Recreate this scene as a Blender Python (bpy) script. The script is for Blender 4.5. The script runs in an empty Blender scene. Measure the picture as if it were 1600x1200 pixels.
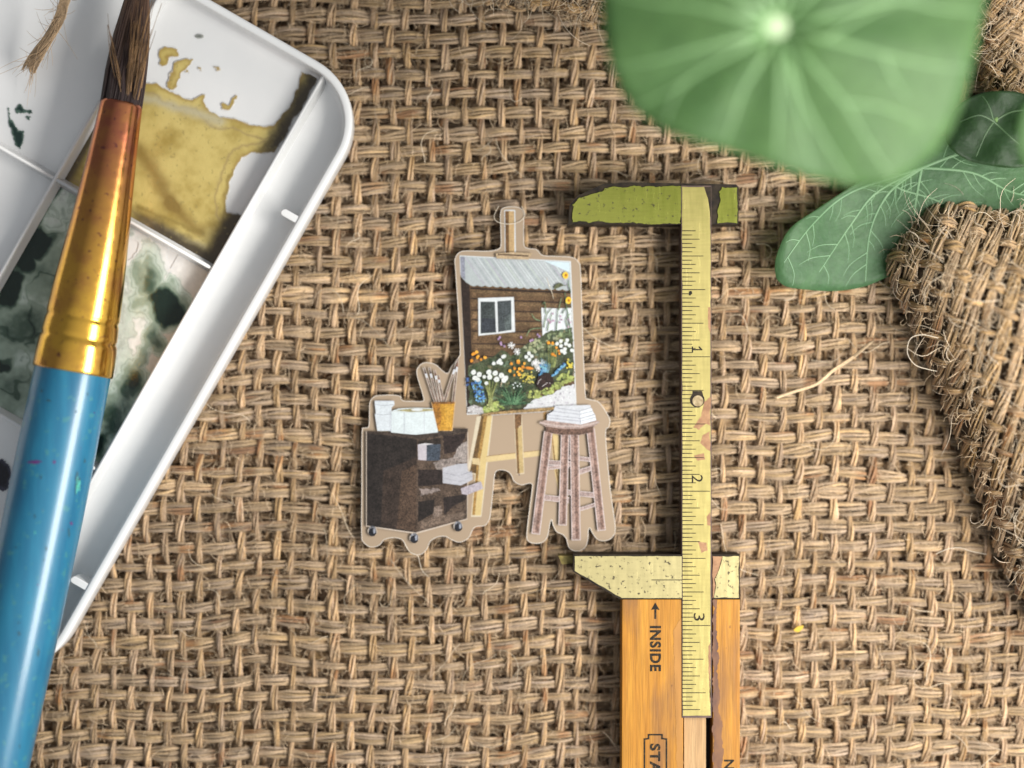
import bpy, math, random
import numpy as np
from mathutils import Vector, noise as mnoise

# Overhead close-up. One unit = 100 px of the photograph = about 12 mm.
rng = np.random.default_rng(7)
random.seed(7)
D = 30.0                                   # camera height over the cloth
S = bpy.context.scene
COL = S.collection
S.unit_settings.system = 'METRIC'
S.unit_settings.scale_length = 0.0121

# ------------------------------------------------------------------ helpers
def W(px, py, z=0.0):
    """photo measurement -> world position of a point lying at height z"""
    k = (D - np.asarray(z, float)) / D
    x = (np.asarray(px, float) - 800) / 100 * k
    y = (600 - np.asarray(py, float)) / 100 * k
    return np.stack(np.broadcast_arrays(x, y, np.asarray(z, float)), -1)

def tag(o, label=None, cat=None, group=None, kind=None):
    if label: o['label'] = label
    if cat: o['category'] = cat
    if group: o['group'] = group
    if kind: o['kind'] = kind
    return o

def thing(name, loc, label, cat, group=None):
    o = bpy.data.objects.new(name, None)
    o.empty_display_size = 0.3
    COL.objects.link(o); o.location = Vector([float(v) for v in loc])
    return tag(o, label, cat, group)

def root_loc(o):
    v = Vector((0, 0, 0))
    while o is not None:
        v += o.location; o = o.parent
    return np.array(v)

def link(name, me, mat, parent=None, loc=None):
    o = bpy.data.objects.new(name, me)
    COL.objects.link(o)
    if mat is not None: me.materials.append(mat)
    if parent is not None: o.parent = parent
    elif loc is not None: o.location = Vector([float(v) for v in loc])
    return o

def mesh_np(name, verts, quads, mat, parent=None, col=None, smooth=True, loc=None, matidx=None, mats=None):
    verts = np.asarray(verts, float)
    off = root_loc(parent) if parent is not None else (np.asarray(loc, float) if loc is not None else np.zeros(3))
    quads = np.asarray(quads, np.int64)
    used = np.unique(quads)
    if len(used) < len(verts):
        remap = np.full(len(verts), -1, np.int64); remap[used] = np.arange(len(used))
        quads = remap[quads]; verts = verts[used]
        if col is not None: col = np.asarray(col)[used]
    v = (verts - off).astype(np.float32)
    me = bpy.data.meshes.new(name)
    n = len(quads); k = quads.shape[1]
    me.vertices.add(len(v)); me.vertices.foreach_set('co', v.ravel())
    me.loops.add(n * k); me.loops.foreach_set('vertex_index', quads.astype(np.int32).ravel())
    me.polygons.add(n); me.polygons.foreach_set('loop_start', (np.arange(n) * k).astype(np.int32))
    me.polygons.foreach_set('use_smooth', np.full(n, smooth))
    if col is not None:
        a = me.color_attributes.new('tint', 'FLOAT_COLOR', 'POINT')
        c = np.ones((len(v), 4), np.float32); c[:, :3] = col
        a.data.foreach_set('color', c.ravel())
    me.update(calc_edges=True)
    return link(name, me, mat, parent, loc)

def mesh_py(name, verts, faces, mat, parent=None, smooth=False, loc=None):
    off = root_loc(parent) if parent is not None else (np.asarray(loc, float) if loc is not None else np.zeros(3))
    me = bpy.data.meshes.new(name)
    me.from_pydata([tuple(np.asarray(v, float) - off) for v in verts], [], faces)
    if smooth: me.polygons.foreach_set('use_smooth', [True] * len(me.polygons))
    me.update()
    return link(name, me, mat, parent, loc)

def bevel(o, w, seg=3):
    m = o.modifiers.new('bevel', 'BEVEL'); m.width = w; m.segments = seg
    m.limit_method = 'ANGLE'; m.angle_limit = math.radians(40)
    for p in o.data.polygons: p.use_smooth = True
    w_ = o.modifiers.new('wn', 'WEIGHTED_NORMAL'); w_.keep_sharp = True
    return o

def prism(outline, z0, z1, flip=False):
    """outline: world xy (N,2) counter-clockwise; solid with top and bottom"""
    n = len(outline); v = []; f = []
    area = 0.5 * sum(outline[i][0] * outline[(i + 1) % n][1] - outline[(i + 1) % n][0] * outline[i][1] for i in range(n))
    pts = list(outline) if area > 0 else list(outline)[::-1]
    for p in pts: v.append((p[0], p[1], z0))
    for p in pts: v.append((p[0], p[1], z1))
    f.append(tuple(range(n, 2 * n))); f.append(tuple(range(n - 1, -1, -1)))
    for i in range(n):
        j = (i + 1) % n
        f.append((i, j, n + j, n + i))
    return v, f

def pprism(pxpts, z0, z1):
    """prism whose top face is measured from the photograph at height z1"""
    a = np.array([W(x, y, z1)[:2] for x, y in pxpts])
    return prism(a, z0, z1)

def catmull(pts, sub=6, closed=True):
    p = np.asarray(pts, float); n = len(p); out = []
    rngi = range(n) if closed else range(n - 1)
    for i in rngi:
        if closed:
            p0, p1, p2, p3 = p[(i - 1) % n], p[i], p[(i + 1) % n], p[(i + 2) % n]
        else:
            p0, p1, p2, p3 = p[max(i - 1, 0)], p[i], p[i + 1], p[min(i + 2, n - 1)]
        for k in range(sub):
            t = k / sub
            out.append(0.5 * ((2 * p1) + (-p0 + p2) * t + (2 * p0 - 5 * p1 + 4 * p2 - p3) * t * t + (-p0 + 3 * p1 - 3 * p2 + p3) * t ** 3))
    if not closed: out.append(p[-1])
    return np.array(out)

def tubes(paths, rad, sides=5, keep=None, ref=(0.13, 0.21, 0.97)):
    paths = np.asarray(paths, float); N, K, _ = paths.shape
    rad = np.broadcast_to(rad, (N, K))
    T = np.gradient(paths, axis=1)
    T /= np.linalg.norm(T, axis=-1, keepdims=True) + 1e-9
    B = np.cross(T, np.array(ref)); B /= np.linalg.norm(B, axis=-1, keepdims=True) + 1e-9
    N2 = np.cross(B, T)
    a = np.arange(sides) / sides * 2 * np.pi
    v = paths[:, :, None, :] + rad[:, :, None, None] * (np.cos(a)[None, None, :, None] * B[:, :, None, :] + np.sin(a)[None, None, :, None] * N2[:, :, None, :])
    idx = np.arange(N * K * sides).reshape(N, K, sides)
    q = np.stack([idx[:, :-1, :], np.roll(idx, -1, 2)[:, :-1, :], np.roll(idx, -1, 2)[:, 1:, :], idx[:, 1:, :]], -1)
    if keep is not None:
        m = keep[:, :-1] & keep[:, 1:]
        q = q[m]
    return v.reshape(-1, 3), q.reshape(-1, 4)

class Acc:
    def __init__(s): s.v = []; s.q = []; s.c = []; s.n = 0
    def add(s, v, q, c):
        s.v.append(v); s.q.append(q + s.n); s.c.append(np.broadcast_to(c, (len(v), 3))); s.n += len(v)
    def build(s, name, mat, parent=None, loc=None):
        return mesh_np(name, np.concatenate(s.v), np.concatenate(s.q), mat, parent, np.concatenate(s.c), loc=loc)

# lattice value noise
_LAT = rng.random((256, 256))
def vnoise(x, y, seed=0):
    x = np.asarray(x, float) + seed * 17.31; y = np.asarray(y, float) + seed * 9.77
    xi = np.floor(x).astype(int); yi = np.floor(y).astype(int)
    fx = x - xi; fy = y - yi
    fx = fx * fx * (3 - 2 * fx); fy = fy * fy * (3 - 2 * fy)
    g = lambda a, b: _LAT[a % 256, b % 256]
    return (g(xi, yi) * (1 - fx) + g(xi + 1, yi) * fx) * (1 - fy) + (g(xi, yi + 1) * (1 - fx) + g(xi + 1, yi + 1) * fx) * fy
def fbm(x, y, seed=0, o=4):
    s = 0; a = 0.5; t = 0
    for k in range(o):
        s = s + a * vnoise(x * 2 ** k, y * 2 ** k, seed + k); t += a; a *= 0.5
    return s / t
def sstep(a, b, x):
    t = np.clip((x - a) / (b - a), 0, 1); return t * t * (3 - 2 * t)
def sdf(poly, X, Y):
    """signed distance, positive inside"""
    p = np.asarray(poly, float); n = len(p)
    d = np.full(X.shape, 1e9); ins = np.zeros(X.shape, bool)
    for i in range(n):
        x0, y0 = p[i]; x1, y1 = p[(i + 1) % n]
        ex, ey = x1 - x0, y1 - y0
        t = np.clip(((X - x0) * ex + (Y - y0) * ey) / (ex * ex + ey * ey + 1e-9), 0, 1)
        d = np.minimum(d, (X - x0 - t * ex) ** 2 + (Y - y0 - t * ey) ** 2)
        if y0 != y1:
            c = ((y0 > Y) != (y1 > Y)) & (X < ex * (Y - y0) / (y1 - y0) + x0)
            ins ^= c
    d = np.sqrt(d)
    return np.where(ins, d, -d)
def segd(a, b, X, Y):
    ex, ey = b[0] - a[0], b[1] - a[1]
    t = np.clip(((X - a[0]) * ex + (Y - a[1]) * ey) / (ex * ex + ey * ey), 0, 1)
    return np.hypot(X - a[0] - t * ex, Y - a[1] - t * ey)

# ------------------------------------------------------------------ materials
class NT:
    def __init__(s, name):
        s.m = bpy.data.materials.new(name); s.m.use_nodes = True
        s.t = s.m.node_tree; s.n = s.t.nodes; s.p = s.n['Principled BSDF']
        s.tc = s.n.new('ShaderNodeTexCoord')
    def link(s, a, b): s.t.links.new(a, b)
    def noise(s, scale, detail=4, vec=None, stretch=None, rough=0.55):
        nn = s.n.new('ShaderNodeTexNoise'); nn.inputs['Scale'].default_value = scale
        nn.inputs['Detail'].default_value = detail; nn.inputs['Roughness'].default_value = rough
        src = s.tc.outputs['Object']
        if stretch is not None:
            mp = s.n.new('ShaderNodeMapping'); s.link(src, mp.inputs['Vector'])
            mp.inputs['Scale'].default_value = stretch[:3]
            if len(stretch) > 3: mp.inputs['Rotation'].default_value = (0, 0, stretch[3])
            src = mp.outputs['Vector']
        s.link(src, nn.inputs['Vector'])
        return nn.outputs['Fac']
    def ramp(s, fac, stops):
        r = s.n.new('ShaderNodeValToRGB'); s.link(fac, r.inputs['Fac'])
        e = r.color_ramp.elements
        while len(e) < len(stops): e.new(0.5)
        for k, (p, c) in enumerate(stops):
            e[k].position = p
            e[k].color = (c, c, c, 1) if isinstance(c, (int, float)) else (*c, 1)
        return r.outputs['Color']
    def mix(s, fac, a, b, mode='MIX'):
        m = s.n.new('ShaderNodeMix'); m.data_type = 'RGBA'; m.blend_type = mode
        for sock, val in ((m.inputs[0], fac), (m.inputs[6], a), (m.inputs[7], b)):
            if isinstance(val, (int, float)): sock.default_value = val
            elif isinstance(val, tuple): sock.default_value = (*val, 1)
            else: s.link(val, sock)
        return m.outputs[2]
    def attr(s, name='tint'):
        a = s.n.new('ShaderNodeAttribute'); a.attribute_name = name
        return a.outputs['Color']
    def bump(s, h, strength=0.3, dist=0.02):
        b = s.n.new('ShaderNodeBump'); b.inputs['Strength'].default_value = strength
        b.inputs['Distance'].default_value = dist
        s.link(h, b.inputs['Height']); s.link(b.outputs['Normal'], s.p.inputs['Normal'])
    def set(s, **k):
        for a, v in k.items():
            sock = s.p.inputs[a.replace('_', ' ')]
            if isinstance(v, (int, float)): sock.default_value = v
            elif isinstance(v, tuple): sock.default_value = (*v, 1) if len(v) == 3 and sock.type == 'RGBA' else v
            else: s.link(v, sock)
        return s

def m_jute():
    t = NT('jute')
    f = t.ramp(t.noise(38, 3), [(0.3, 0.72), (0.7, 1.22)])
    t.set(Base_Color=t.mix(1.0, t.attr(), f, 'MULTIPLY'), Roughness=0.72)
    t.p.inputs['Specular IOR Level'].default_value = 0.25
    t.p.inputs['Sheen Weight'].default_value = 0.15
    t.bump(t.noise(60, 2), 0.4, 0.02)
    return t.m
def m_plain(name, c1, c2=None, scale=8, rough=0.5, metal=0.0, coat=0.0, bump=0.0, bscale=40, spec=0.5, lo=0.35, hi=0.65, stretch=None):
    t = NT(name)
    if c2 is None: t.set(Base_Color=c1)
    else: t.set(Base_Color=t.ramp(t.noise(scale, 5, stretch=stretch), [(lo, c1), (hi, c2)]))
    t.set(Roughness=rough, Metallic=metal)
    t.p.inputs['Coat Weight'].default_value = coat
    t.p.inputs['Specular IOR Level'].default_value = spec
    if bump: t.bump(t.noise(bscale, 3), bump, 0.01)
    return t.m
def m_attr(name, rough=0.5, grain=0.0, gscale=55, coat=0.0, spec=0.5, bump=0.0):
    t = NT(name)
    c = t.attr()
    if grain:
        bw = t.n.new('ShaderNodeRGBToBW'); t.link(c, bw.inputs[0])
        fac = t.ramp(bw.outputs[0], [(0.16, 1.0), (0.46, 0.16)])
        c = t.mix(fac, c, t.ramp(t.noise(gscale * .16, 5, rough=0.7), [(0.32, 1 - grain * .7), (0.66, 1 + grain * .6)]), 'MULTIPLY')
        c = t.mix(fac, c, t.ramp(t.noise(gscale, 2, rough=0.7), [(0.36, 1 - grain), (0.64, 1 + grain)]), 'MULTIPLY')
    if grain > .1: c = t.mix(1.0, c, (.84, .84, .84), 'MULTIPLY')
    t.set(Base_Color=c, Roughness=rough)
    t.p.inputs['Coat Weight'].default_value = coat
    t.p.inputs['Specular IOR Level'].default_value = spec
    if bump: t.bump(t.noise(14, 3), bump, 0.03)
    return t.m

M = {}
M['jute'] = m_jute()
M['table'] = m_plain('dark_table', (0.09, 0.058, 0.035), (0.14, 0.09, 0.055), 6, 0.9)
M['plastic'] = m_plain('white_plastic', (0.72, 0.725, 0.725), (0.77, 0.77, 0.765), 0.9, 0.3, bump=0.05, bscale=3)
M['paint'] = m_attr('dried_paint', 0.22, 0.03, 30, 0.0, spec=.35, bump=0.2)
M['film'] = m_plain('sticker_film', (0.325, 0.245, 0.17), (0.34, 0.257, 0.18), 1.2, 0.42, spec=0.3)
M['cut'] = m_plain('film_cut_edge', (0.66, 0.61, 0.54), rough=0.35)
M['print'] = m_attr('printed_ink', 0.5, 0.62, 54, spec=0.25)
M['ink'] = m_plain('black_ink', (0.015, 0.013, 0.010), (0.09, 0.06, 0.03), 25, 0.7, lo=.5, hi=.75, spec=.2)

# ------------------------------------------------------------------ burlap weaving
def weave(acc, F, ni, nj, pu, pv, keepf=None, warp=None, sv=6, sh=10, av=(3.9, 3.4), ah=(6.4, 3.2), rv=1.85, rh=1.9,
          amp_v=6.0, amp_h=3.4, sub=4, sides=5, cv=(0.49, 0.335, 0.197), ch=(0.44, 0.316, 0.197), seed=0, twv=1.3, twh=0.35, ztwist=1):
    """plain weave on the surface F(px, py) -> point, normal.  ni vertical and nj horizontal yarns."""
    r = np.random.default_rng(100 + seed)
    for vert in (True, False):
        n, m = (ni, nj) if vert else (nj, ni)
        ns = sv if vert else sh
        K = (m - 1) * sub + 1
        s = np.linspace(0, m - 1, K)
        yi = np.arange(n)
        jit = r.normal(0, 1.7, n)
        width = r.uniform(0.70, 1.32, n)
        tone_y = r.uniform(0.90, 1.10, n); warm_y = r.normal(0, 0.018, n)
        SS = np.broadcast_to(s, (n, K)); YY = np.broadcast_to(yi[:, None], (n, K))
        wob = (vnoise(SS * 0.33, YY * 3.7, 3 + seed) - 0.5) * (7 if vert else 5)
        par = 1 - 2 * (YY % 2)
        zc = np.cos(np.pi * SS) * par
        slub = 0.72 + 0.6 * vnoise(SS * 0.45, YY * 5.1, 9 + seed)
        for k in range(ns):
            core = (k == ns - 1)
            ph = 2 * np.pi * k / max(ns - 1, 1) + r.uniform(0, 6.28, n)[:, None] * 0.0 + yi[:, None] * 1.7
            tw = (twv if vert else twh)
            ang = ph + tw * SS * (1 + 0.15 * np.sin(YY * 2.1)) + 1.2 * (vnoise(SS * 0.5, YY * 2.3, 20 + k + seed) - 0.5)
            pinch = 1.0 - (0.12 if vert else 0.20) * (zc * (1 if vert else -1) < 0) * np.abs(zc)
            aa, bb = av if vert else ah
            q = 0.0 if core else 1.0
            lat = q * aa * np.cos(ang) * width[:, None] * slub * pinch + r.normal(0, 0.4, n)[:, None]
            hgt = q * bb * np.sin(ang) * slub + (amp_v * zc if vert else -amp_h * zc)
            if vert: U = YY * pu + jit[:, None] + wob + lat; V = SS * pv
            else: V = YY * pv + jit[:, None] + wob + lat; U = SS * pu
            if warp is not None: U, V = warp(U, V)
            P, Nn = F(U, V)
            P = P + Nn * (hgt / 100)[..., None]
            rad = (rv if vert else rh) * width[:, None] ** 0.5 * slub * (1.15 if core else 1.0) / 100 * r.uniform(0.8, 1.15, n)[:, None]
            keep = keepf(U, V) if keepf is not None else None
            v, qd = tubes(P, rad, sides, keep)
            base = np.array(cv if vert else ch)
            t = tone_y[:, None] * r.uniform(0.74, 1.2, n)[:, None] * (0.68 + 0.62 * vnoise(SS * 0.7, YY * 7.3, 40 + k + seed))
            hue = warm_y[:, None] + 0.16 * (vnoise(SS * 0.6, YY * 4.1 + k * 3, 60 + seed) - 0.5)
            c = base[None, None, :] * t[..., None] * np.stack([1 + hue * 0.6, 1 + 0 * hue, 1 - hue * 2.2], -1)
            pt_ = sstep(0.80, 0.90, vnoise(SS * 0.6, YY * 3.3 + (k // 3) * 7.7, 83 + seed))[..., None]
            c = c * (1 - pt_ * np.array([.22, .40, .52]))
            if not vert and seed == 1:
                dk_ = (sstep(14, 5, np.abs(V - 1092)) * np.maximum(sstep(24, 10, np.abs(U - 515)), .8 * sstep(34, 12, np.abs(U - 640))))[..., None] * (k % 3 == 0)
                c = c * (1 - .9 * dk_)
            acc.add(v, qd, np.repeat(c.reshape(-1, 3), sides, 0))

def fuzz(acc, n, posf, length=(6, 40), rad=0.55, lift=(0.0, 12.0), seed=0, col=(0.58, 0.45, 0.30), curl=0.9, K=7, spread=0.3):
    """loose fibres: posf(n) -> px, py, z of roots (height in units)"""
    r = np.random.default_rng(500 + seed)
    px, py, z = posf(r, n)
    L = r.uniform(0, 1, n) ** 2 * (length[1] - length[0]) + length[0]
    a = r.choice([0, np.pi / 2], n) + r.normal(0, 1, n) * spread * 2.2 + r.choice([0, np.pi], n)
    bend = r.normal(0, curl, n); bend2 = r.normal(0, curl * 0.8, n)
    t = np.linspace(0, 1, K)
    ang = a[:, None] + bend[:, None] * t + bend2[:, None] * np.sin(t * 5)
    dx = np.cumsum(np.cos(ang), 1) * L[:, None] / K; dy = np.cumsum(np.sin(ang), 1) * L[:, None] / K
    up = r.uniform(lift[0], lift[1], n)[:, None] * np.sin(np.pi * t * r.uniform(0.5, 1.0, n)[:, None]) / 100
    P = W(px[:, None] + dx, py[:, None] + dy, z[:, None] + up)
    R = rad / 100 * r.uniform(0.6, 1.5, n)[:, None] * (1 - 0.6 * t ** 2)
    v, q = tubes(P, R, 3)
    c = np.array(col)[None, :] * r.uniform(0.55, 1.35, n)[:, None] * np.array([1, 1, 1]) 
    acc.add(v, q, np.repeat(c, K * 3, 0))

# ------------------------------------------------------------------ the setting
tb = mesh_py('table', *prism([(-30, -26), (30, -26), (30, 26), (-30, 26)], -1.3, -0.52), M['table'])
tag(tb, kind='structure')

def warp_ground(U, V):
    du = 30 * (fbm(U / 420, V / 420, 2, 2) - 0.5) + 8 * (vnoise(U / 90, V / 90, 4) - 0.5)
    dv = 30 * (fbm(U / 420, V / 420, 5, 2) - 0.5) + 8 * (vnoise(U / 90, V / 90, 6) - 0.5)
    return U + du - 230, V + dv - 200
def F_ground(U, V):
    z = 0.10 * (vnoise(U / 160, V / 160, 8) - 0.5)
    P = W(U, V, z)
    N = np.zeros(P.shape); N[..., 2] = 1
    return P, N
PU, PV = 29.0, 28.6
acc = Acc()
weave(acc, F_ground, 72, 57, PU, PV, warp=warp_ground, seed=1)
def F_under(U, V):
    P, N = F_ground(U, V); P = P.copy(); P[..., 2] -= 0.20
    return P, N
weave(acc, F_under, 71, 56, PU, PV, warp=lambda U, V: warp_ground(U + 15, V + 15), seed=2, sv=2, sh=4, rv=3.2, rh=3.6, sub=2, sides=4, cv=(.36,.235,.13), ch=(.36,.245,.14))
def pos_ground(r, n):
    return r.uniform(-200, 1800, n), r.uniform(-170, 1370, n), r.uniform(-0.06, 0.10, n)
fuzz(acc, 30000, pos_ground, (6, 30), 0.4, (0, 9), 1, col=(.62,.47,.31), K=6, curl=.6)
fuzz(acc, 16000, pos_ground, (10, 34), 0.42, (0, 7), 7, col=(.64,.48,.31), K=5, curl=.3, spread=.10)
def pos_low(r, n):
    return r.uniform(-200, 1800, n), r.uniform(-170, 1370, n), r.uniform(-0.20, 0.0, n)
fuzz(acc, 70000, pos_low, (8, 28), 0.6, (0, 5), 2, col=(0.38, 0.26, 0.155), K=5, spread=.45, curl=.45)
fuzz(acc, 260, lambda r, n: (r.uniform(-200, 1800, n), r.uniform(-170, 1370, n), r.uniform(0.08, 0.14, n)), (40, 130), 0.5, (2, 14), 3, col=(0.70, 0.58, 0.42), curl=1.1, K=14)
cloth = acc.build('burlap_cloth', M['jute'])
tag(cloth, kind='structure')

# ------------------------------------------------------------------ folded burlap pieces
def mound(outline, w, H, z0=0.12, power=2.0):
    poly = catmull(outline, 6)
    def hz(px, py):
        d = sdf(poly, px, py)
        t = np.clip(d / w, 0, 1)
        return z0 + H * np.sin(np.pi / 2 * t) ** 0.6, d
    def F(U, V):
        e = 2.0
        z, _ = hz(U, V)
        zx, _ = hz(U + e, V); zy, _ = hz(U, V + e)
        P = W(U, V, z)
        tx = W(U + e, V, zx) - P; ty = W(U, V + e, zy) - P
        N = np.cross(ty, tx); N /= np.linalg.norm(N, axis=-1, keepdims=True) + 1e-9
        N[..., 2] += 0.9; N /= np.linalg.norm(N, axis=-1, keepdims=True) + 1e-9
        return P, N
    return F, hz

def fold(name, label, outline, w, H, origin, eu, ev, ni, nj, pu, pv, seed, wk, nfuzz, z0=0.12):
    F, hz = mound(outline, w, H, z0)
    def wp(U, V):
        du = 10 * (vnoise(U / 110, V / 110, seed + 3) - 0.5); dv = 10 * (vnoise(U / 110, V / 110, seed + 4) - 0.5)
        U = U + du; V = V + dv
        return origin[0] + U * eu[0] + V * ev[0], origin[1] + U * eu[1] + V * ev[1]
    ac = Acc()
    weave(ac, F, ni, nj, pu, pv, keepf=lambda U, V: hz(U, V)[1] > 1.0, warp=wp, seed=seed, **wk)
    # backing layer of the folded cloth just under the weave
    xs = np.array(outline)[:, 0]; ys = np.array(outline)[:, 1]
    def pos(r, n):
        px = r.uniform(xs.min(), xs.max(), n * 3); py = r.uniform(ys.min(), ys.max(), n * 3)
        z, d = hz(px, py); k = np.where(d > 2)[0][:n]
        return px[k], py[k], z[k] + r.uniform(-0.02, 0.06, len(k))
    for L, cnt, rr, cc, sd in (((6, 30), nfuzz, 0.6, (0.60, 0.46, 0.30), 1), ((30, 90), nfuzz // 9, 0.5, (0.72, 0.60, 0.45), 2)):
        r = np.random.default_rng(seed * 7 + sd); p = pos(r, cnt); 
        fuzz(ac, len(p[0]), lambda r_, n_, p=p: p, L, rr, (0, 16), seed * 3 + sd, col=cc, curl=.75, K=8, spread=0.7)
    root = thing(name, W(xs.mean(), ys.mean(), z0), label, 'burlap')
    ac.build('weave', M['jute'], root)
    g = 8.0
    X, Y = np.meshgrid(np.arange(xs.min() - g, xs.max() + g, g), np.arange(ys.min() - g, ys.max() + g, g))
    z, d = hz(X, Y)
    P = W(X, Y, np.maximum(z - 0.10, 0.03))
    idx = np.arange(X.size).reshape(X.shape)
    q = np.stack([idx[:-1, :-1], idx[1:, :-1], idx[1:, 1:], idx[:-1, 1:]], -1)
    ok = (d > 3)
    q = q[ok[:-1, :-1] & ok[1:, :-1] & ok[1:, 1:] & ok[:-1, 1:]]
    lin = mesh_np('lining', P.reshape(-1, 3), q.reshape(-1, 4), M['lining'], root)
    return root

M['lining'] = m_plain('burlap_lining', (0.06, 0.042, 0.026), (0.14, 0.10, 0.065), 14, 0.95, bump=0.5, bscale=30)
heavy = dict(sv=12, sh=8, av=(8.8, 2.8), ah=(4.2, 3.2), rv=1.9, rh=1.9, amp_v=2.4, amp_h=6.0, sub=5, twv=0.7, twh=1.5,
             cv=(0.45, 0.31, 0.175), ch=(0.43, 0.285, 0.15))
fold('burlap_fold', 'thick rolled fold of coarse burlap sacking at the right, below the round leaves',
     [(1383, 420), (1398, 385), (1430, 345), (1462, 316), (1500, 318), (1560, 322), (1700, 318), (1820, 330), (1860, 700), (1840, 1180), (1760, 1180),
      (1640, 1010), (1575, 905), (1540, 820), (1512, 735), (1470, 630), (1425, 520)], 175, 1.75,
     (1420, 150), (0.945, 0.33), (-0.26, 0.966), 23, 34, 26.5, 34, 11, heavy, 5000)
fold('burlap_fold', 'small rumpled burlap fold in the upper right corner behind the big leaf',
     [(1500, 10), (1530, -60), (1600, -120), (1740, -120), (1800, 60), (1780, 230), (1640, 225), (1560, 180), (1520, 90)], 90, 1.0,
     (1520, -330), (0.80, 0.60), (-0.55, 0.835), 18, 26, 27, 30, 13, heavy, 3000)
fold('burlap_hem', 'frayed burlap hem along the top edge above the cloth',
     [(690, -18), (750, 0), (790, 14), (850, 18), (900, 36), (945, 36), (990, 14), (1060, -20), (1060, -160), (690, -160)], 40, 0.5,
     (690, -190), (0.98, 0.2), (-0.2, 0.98), 17, 10, 27, 26, 15, heavy, 3500)

# ------------------------------------------------------------------ paint palette
CORN = np.array([590.0, 149.0]); DA = np.array([-0.497, 0.868]); DB = np.array([-0.868, -0.497])
ZF, ZD, ZR = 0.30, 0.60, 0.78
KP = (D - ZR) / D
def LP(a, b):                                    # palette-plane px from tray coordinates
    return CORN[0] + DA[0] * a + DB[0] * b, CORN[1] + DA[1] * a + DB[1] * b
def LW(a, b, z):                                 # tray coordinates -> world (no perspective change with z)
    x, y = LP(a, b)
    p = W(x, y, ZR); return (float(p[0]), float(p[1]), z)
pal = thing('paint_palette', W(*LP(540, 500), 0.12), 'white plastic watercolour palette with smeared wells lying under the paintbrush', 'palette')
PL, PW = 1080.0, 1040.0
def rrect(a0, a1, b0, b1, R, n=14):
    pts = []
    for (ca, cb, t0) in ((a1 - R, b1 - R, 0), (a0 + R, b1 - R, 90), (a0 + R, b0 + R, 180), (a1 - R, b0 + R, 270)):
        for k in range(n + 1):
            t = math.radians(t0 + 90 * k / n)
            pts.append((ca + R * math.cos(t), cb + R * math.sin(t)))
    return pts
# tray: one lathe-like sweep of the rim profile round the outline, closed by the floor
prof = [(4, 0.14), (1.5, 0.2), (0, 0.55), (0.0, ZR - 0.04), (1.2, ZR - 0.012), (4, ZR), (10, ZR), (12.3, ZR - 0.012), (13.2, ZR - 0.05), (14.5, ZF + 0.1), (17, ZF + 0.035), (22, ZF + 0.008), (30, ZF)]
rings = []
for ins, z in prof:
    R = max(108 - ins, 8)
    rings.append([LW(a, b, z) for a, b in rrect(ins, PL - ins, ins, PW - ins, R)])
n = len(rings[0]); v = [p for r in rings for p in r]; f = []
for k in range(len(rings) - 1):
    for i in range(n):
        j = (i + 1) % n
        f.append((k * n + i, k * n + j, (k + 1) * n + j, (k + 1) * n + i))
f.append(tuple(range((len(rings) - 1) * n, len(rings) * n)))
f.append(tuple(range(n - 1, -1, -1)))
tray = mesh_py('tray', v, f, M['plastic'], pal, smooth=True)
import bmesh
bm = bmesh.new(); bm.from_mesh(tray.data); bmesh.ops.recalc_face_normals(bm, faces=bm.faces); bm.to_mesh(tray.data); bm.free()
def divider(a0, a1, b0, b1, ztop, wb=3.5):
    """wall between wells: flared foot, rounded top"""
    al = abs(a1 - a0) > abs(b1 - b0)
    sec = [(-wb - 5, ZF - 0.02), (-wb - 3, ZF + 0.02), (-wb, ZF + 0.07), (-wb + .6, ztop - 0.03), (-wb + 2, ztop), (wb - 2, ztop), (wb - .6, ztop - 0.03), (wb, ZF + 0.07), (wb + 3, ZF + 0.02), (wb + 5, ZF - 0.02)]
    v = []; m = len(sec)
    for e in (0, 1):
        for (o, z) in sec:
            if al: v.append(LW((a0, a1)[e], b0 + o, z))
            else: v.append(LW(a0 + o, (b0, b1)[e], z))
    f = [(i, i + 1, m + i + 1, m + i) for i in range(m - 1)]
    f += [tuple(range(m)), tuple(range(2 * m - 1, m - 1, -1))]
    o = mesh_py('divider', v, f, M['plastic'], pal, smooth=False)
    b = bmesh.new(); b.from_mesh(o.data); bmesh.ops.recalc_face_normals(b, faces=b.faces); b.to_mesh(o.data); b.free()
    for p in o.data.polygons: p.use_smooth = len(p.vertices) == 4
    return o
B1, B2, B3 = 92, 378, 664
for b, z in ((B1, ZD + 0.02), (B2, ZD), (B3, ZD - 0.004)):
    divider(15, PL - 15, b, b, z)
for a in (364, 729):
    divider(a, a, B1 + 3, B2 - 3, ZD - 0.008); divider(a + 0, a + 0, B2 + 3, B3 - 3, ZD - 0.012); divider(a, a, B3 + 3, PW - 15, ZD - 0.016)
def clip_tab(a):
    pts = [LW(a - 6, 10, 0)[:2], LW(a - 6, 36, 0)[:2], LW(a - 4, 40, 0)[:2], LW(a + 1, 42, 0)[:2], LW(a + 5, 40, 0)[:2], LW(a + 6, 36, 0)[:2], LW(a + 6, 10, 0)[:2]]
    o = mesh_py('clip_tab', *prism(np.array(pts), ZF - 0.02, ZR - 0.02), M['plastic'], pal)
    bevel(o, 0.018, 3)
clip_tab(231); clip_tab(893)

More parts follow.
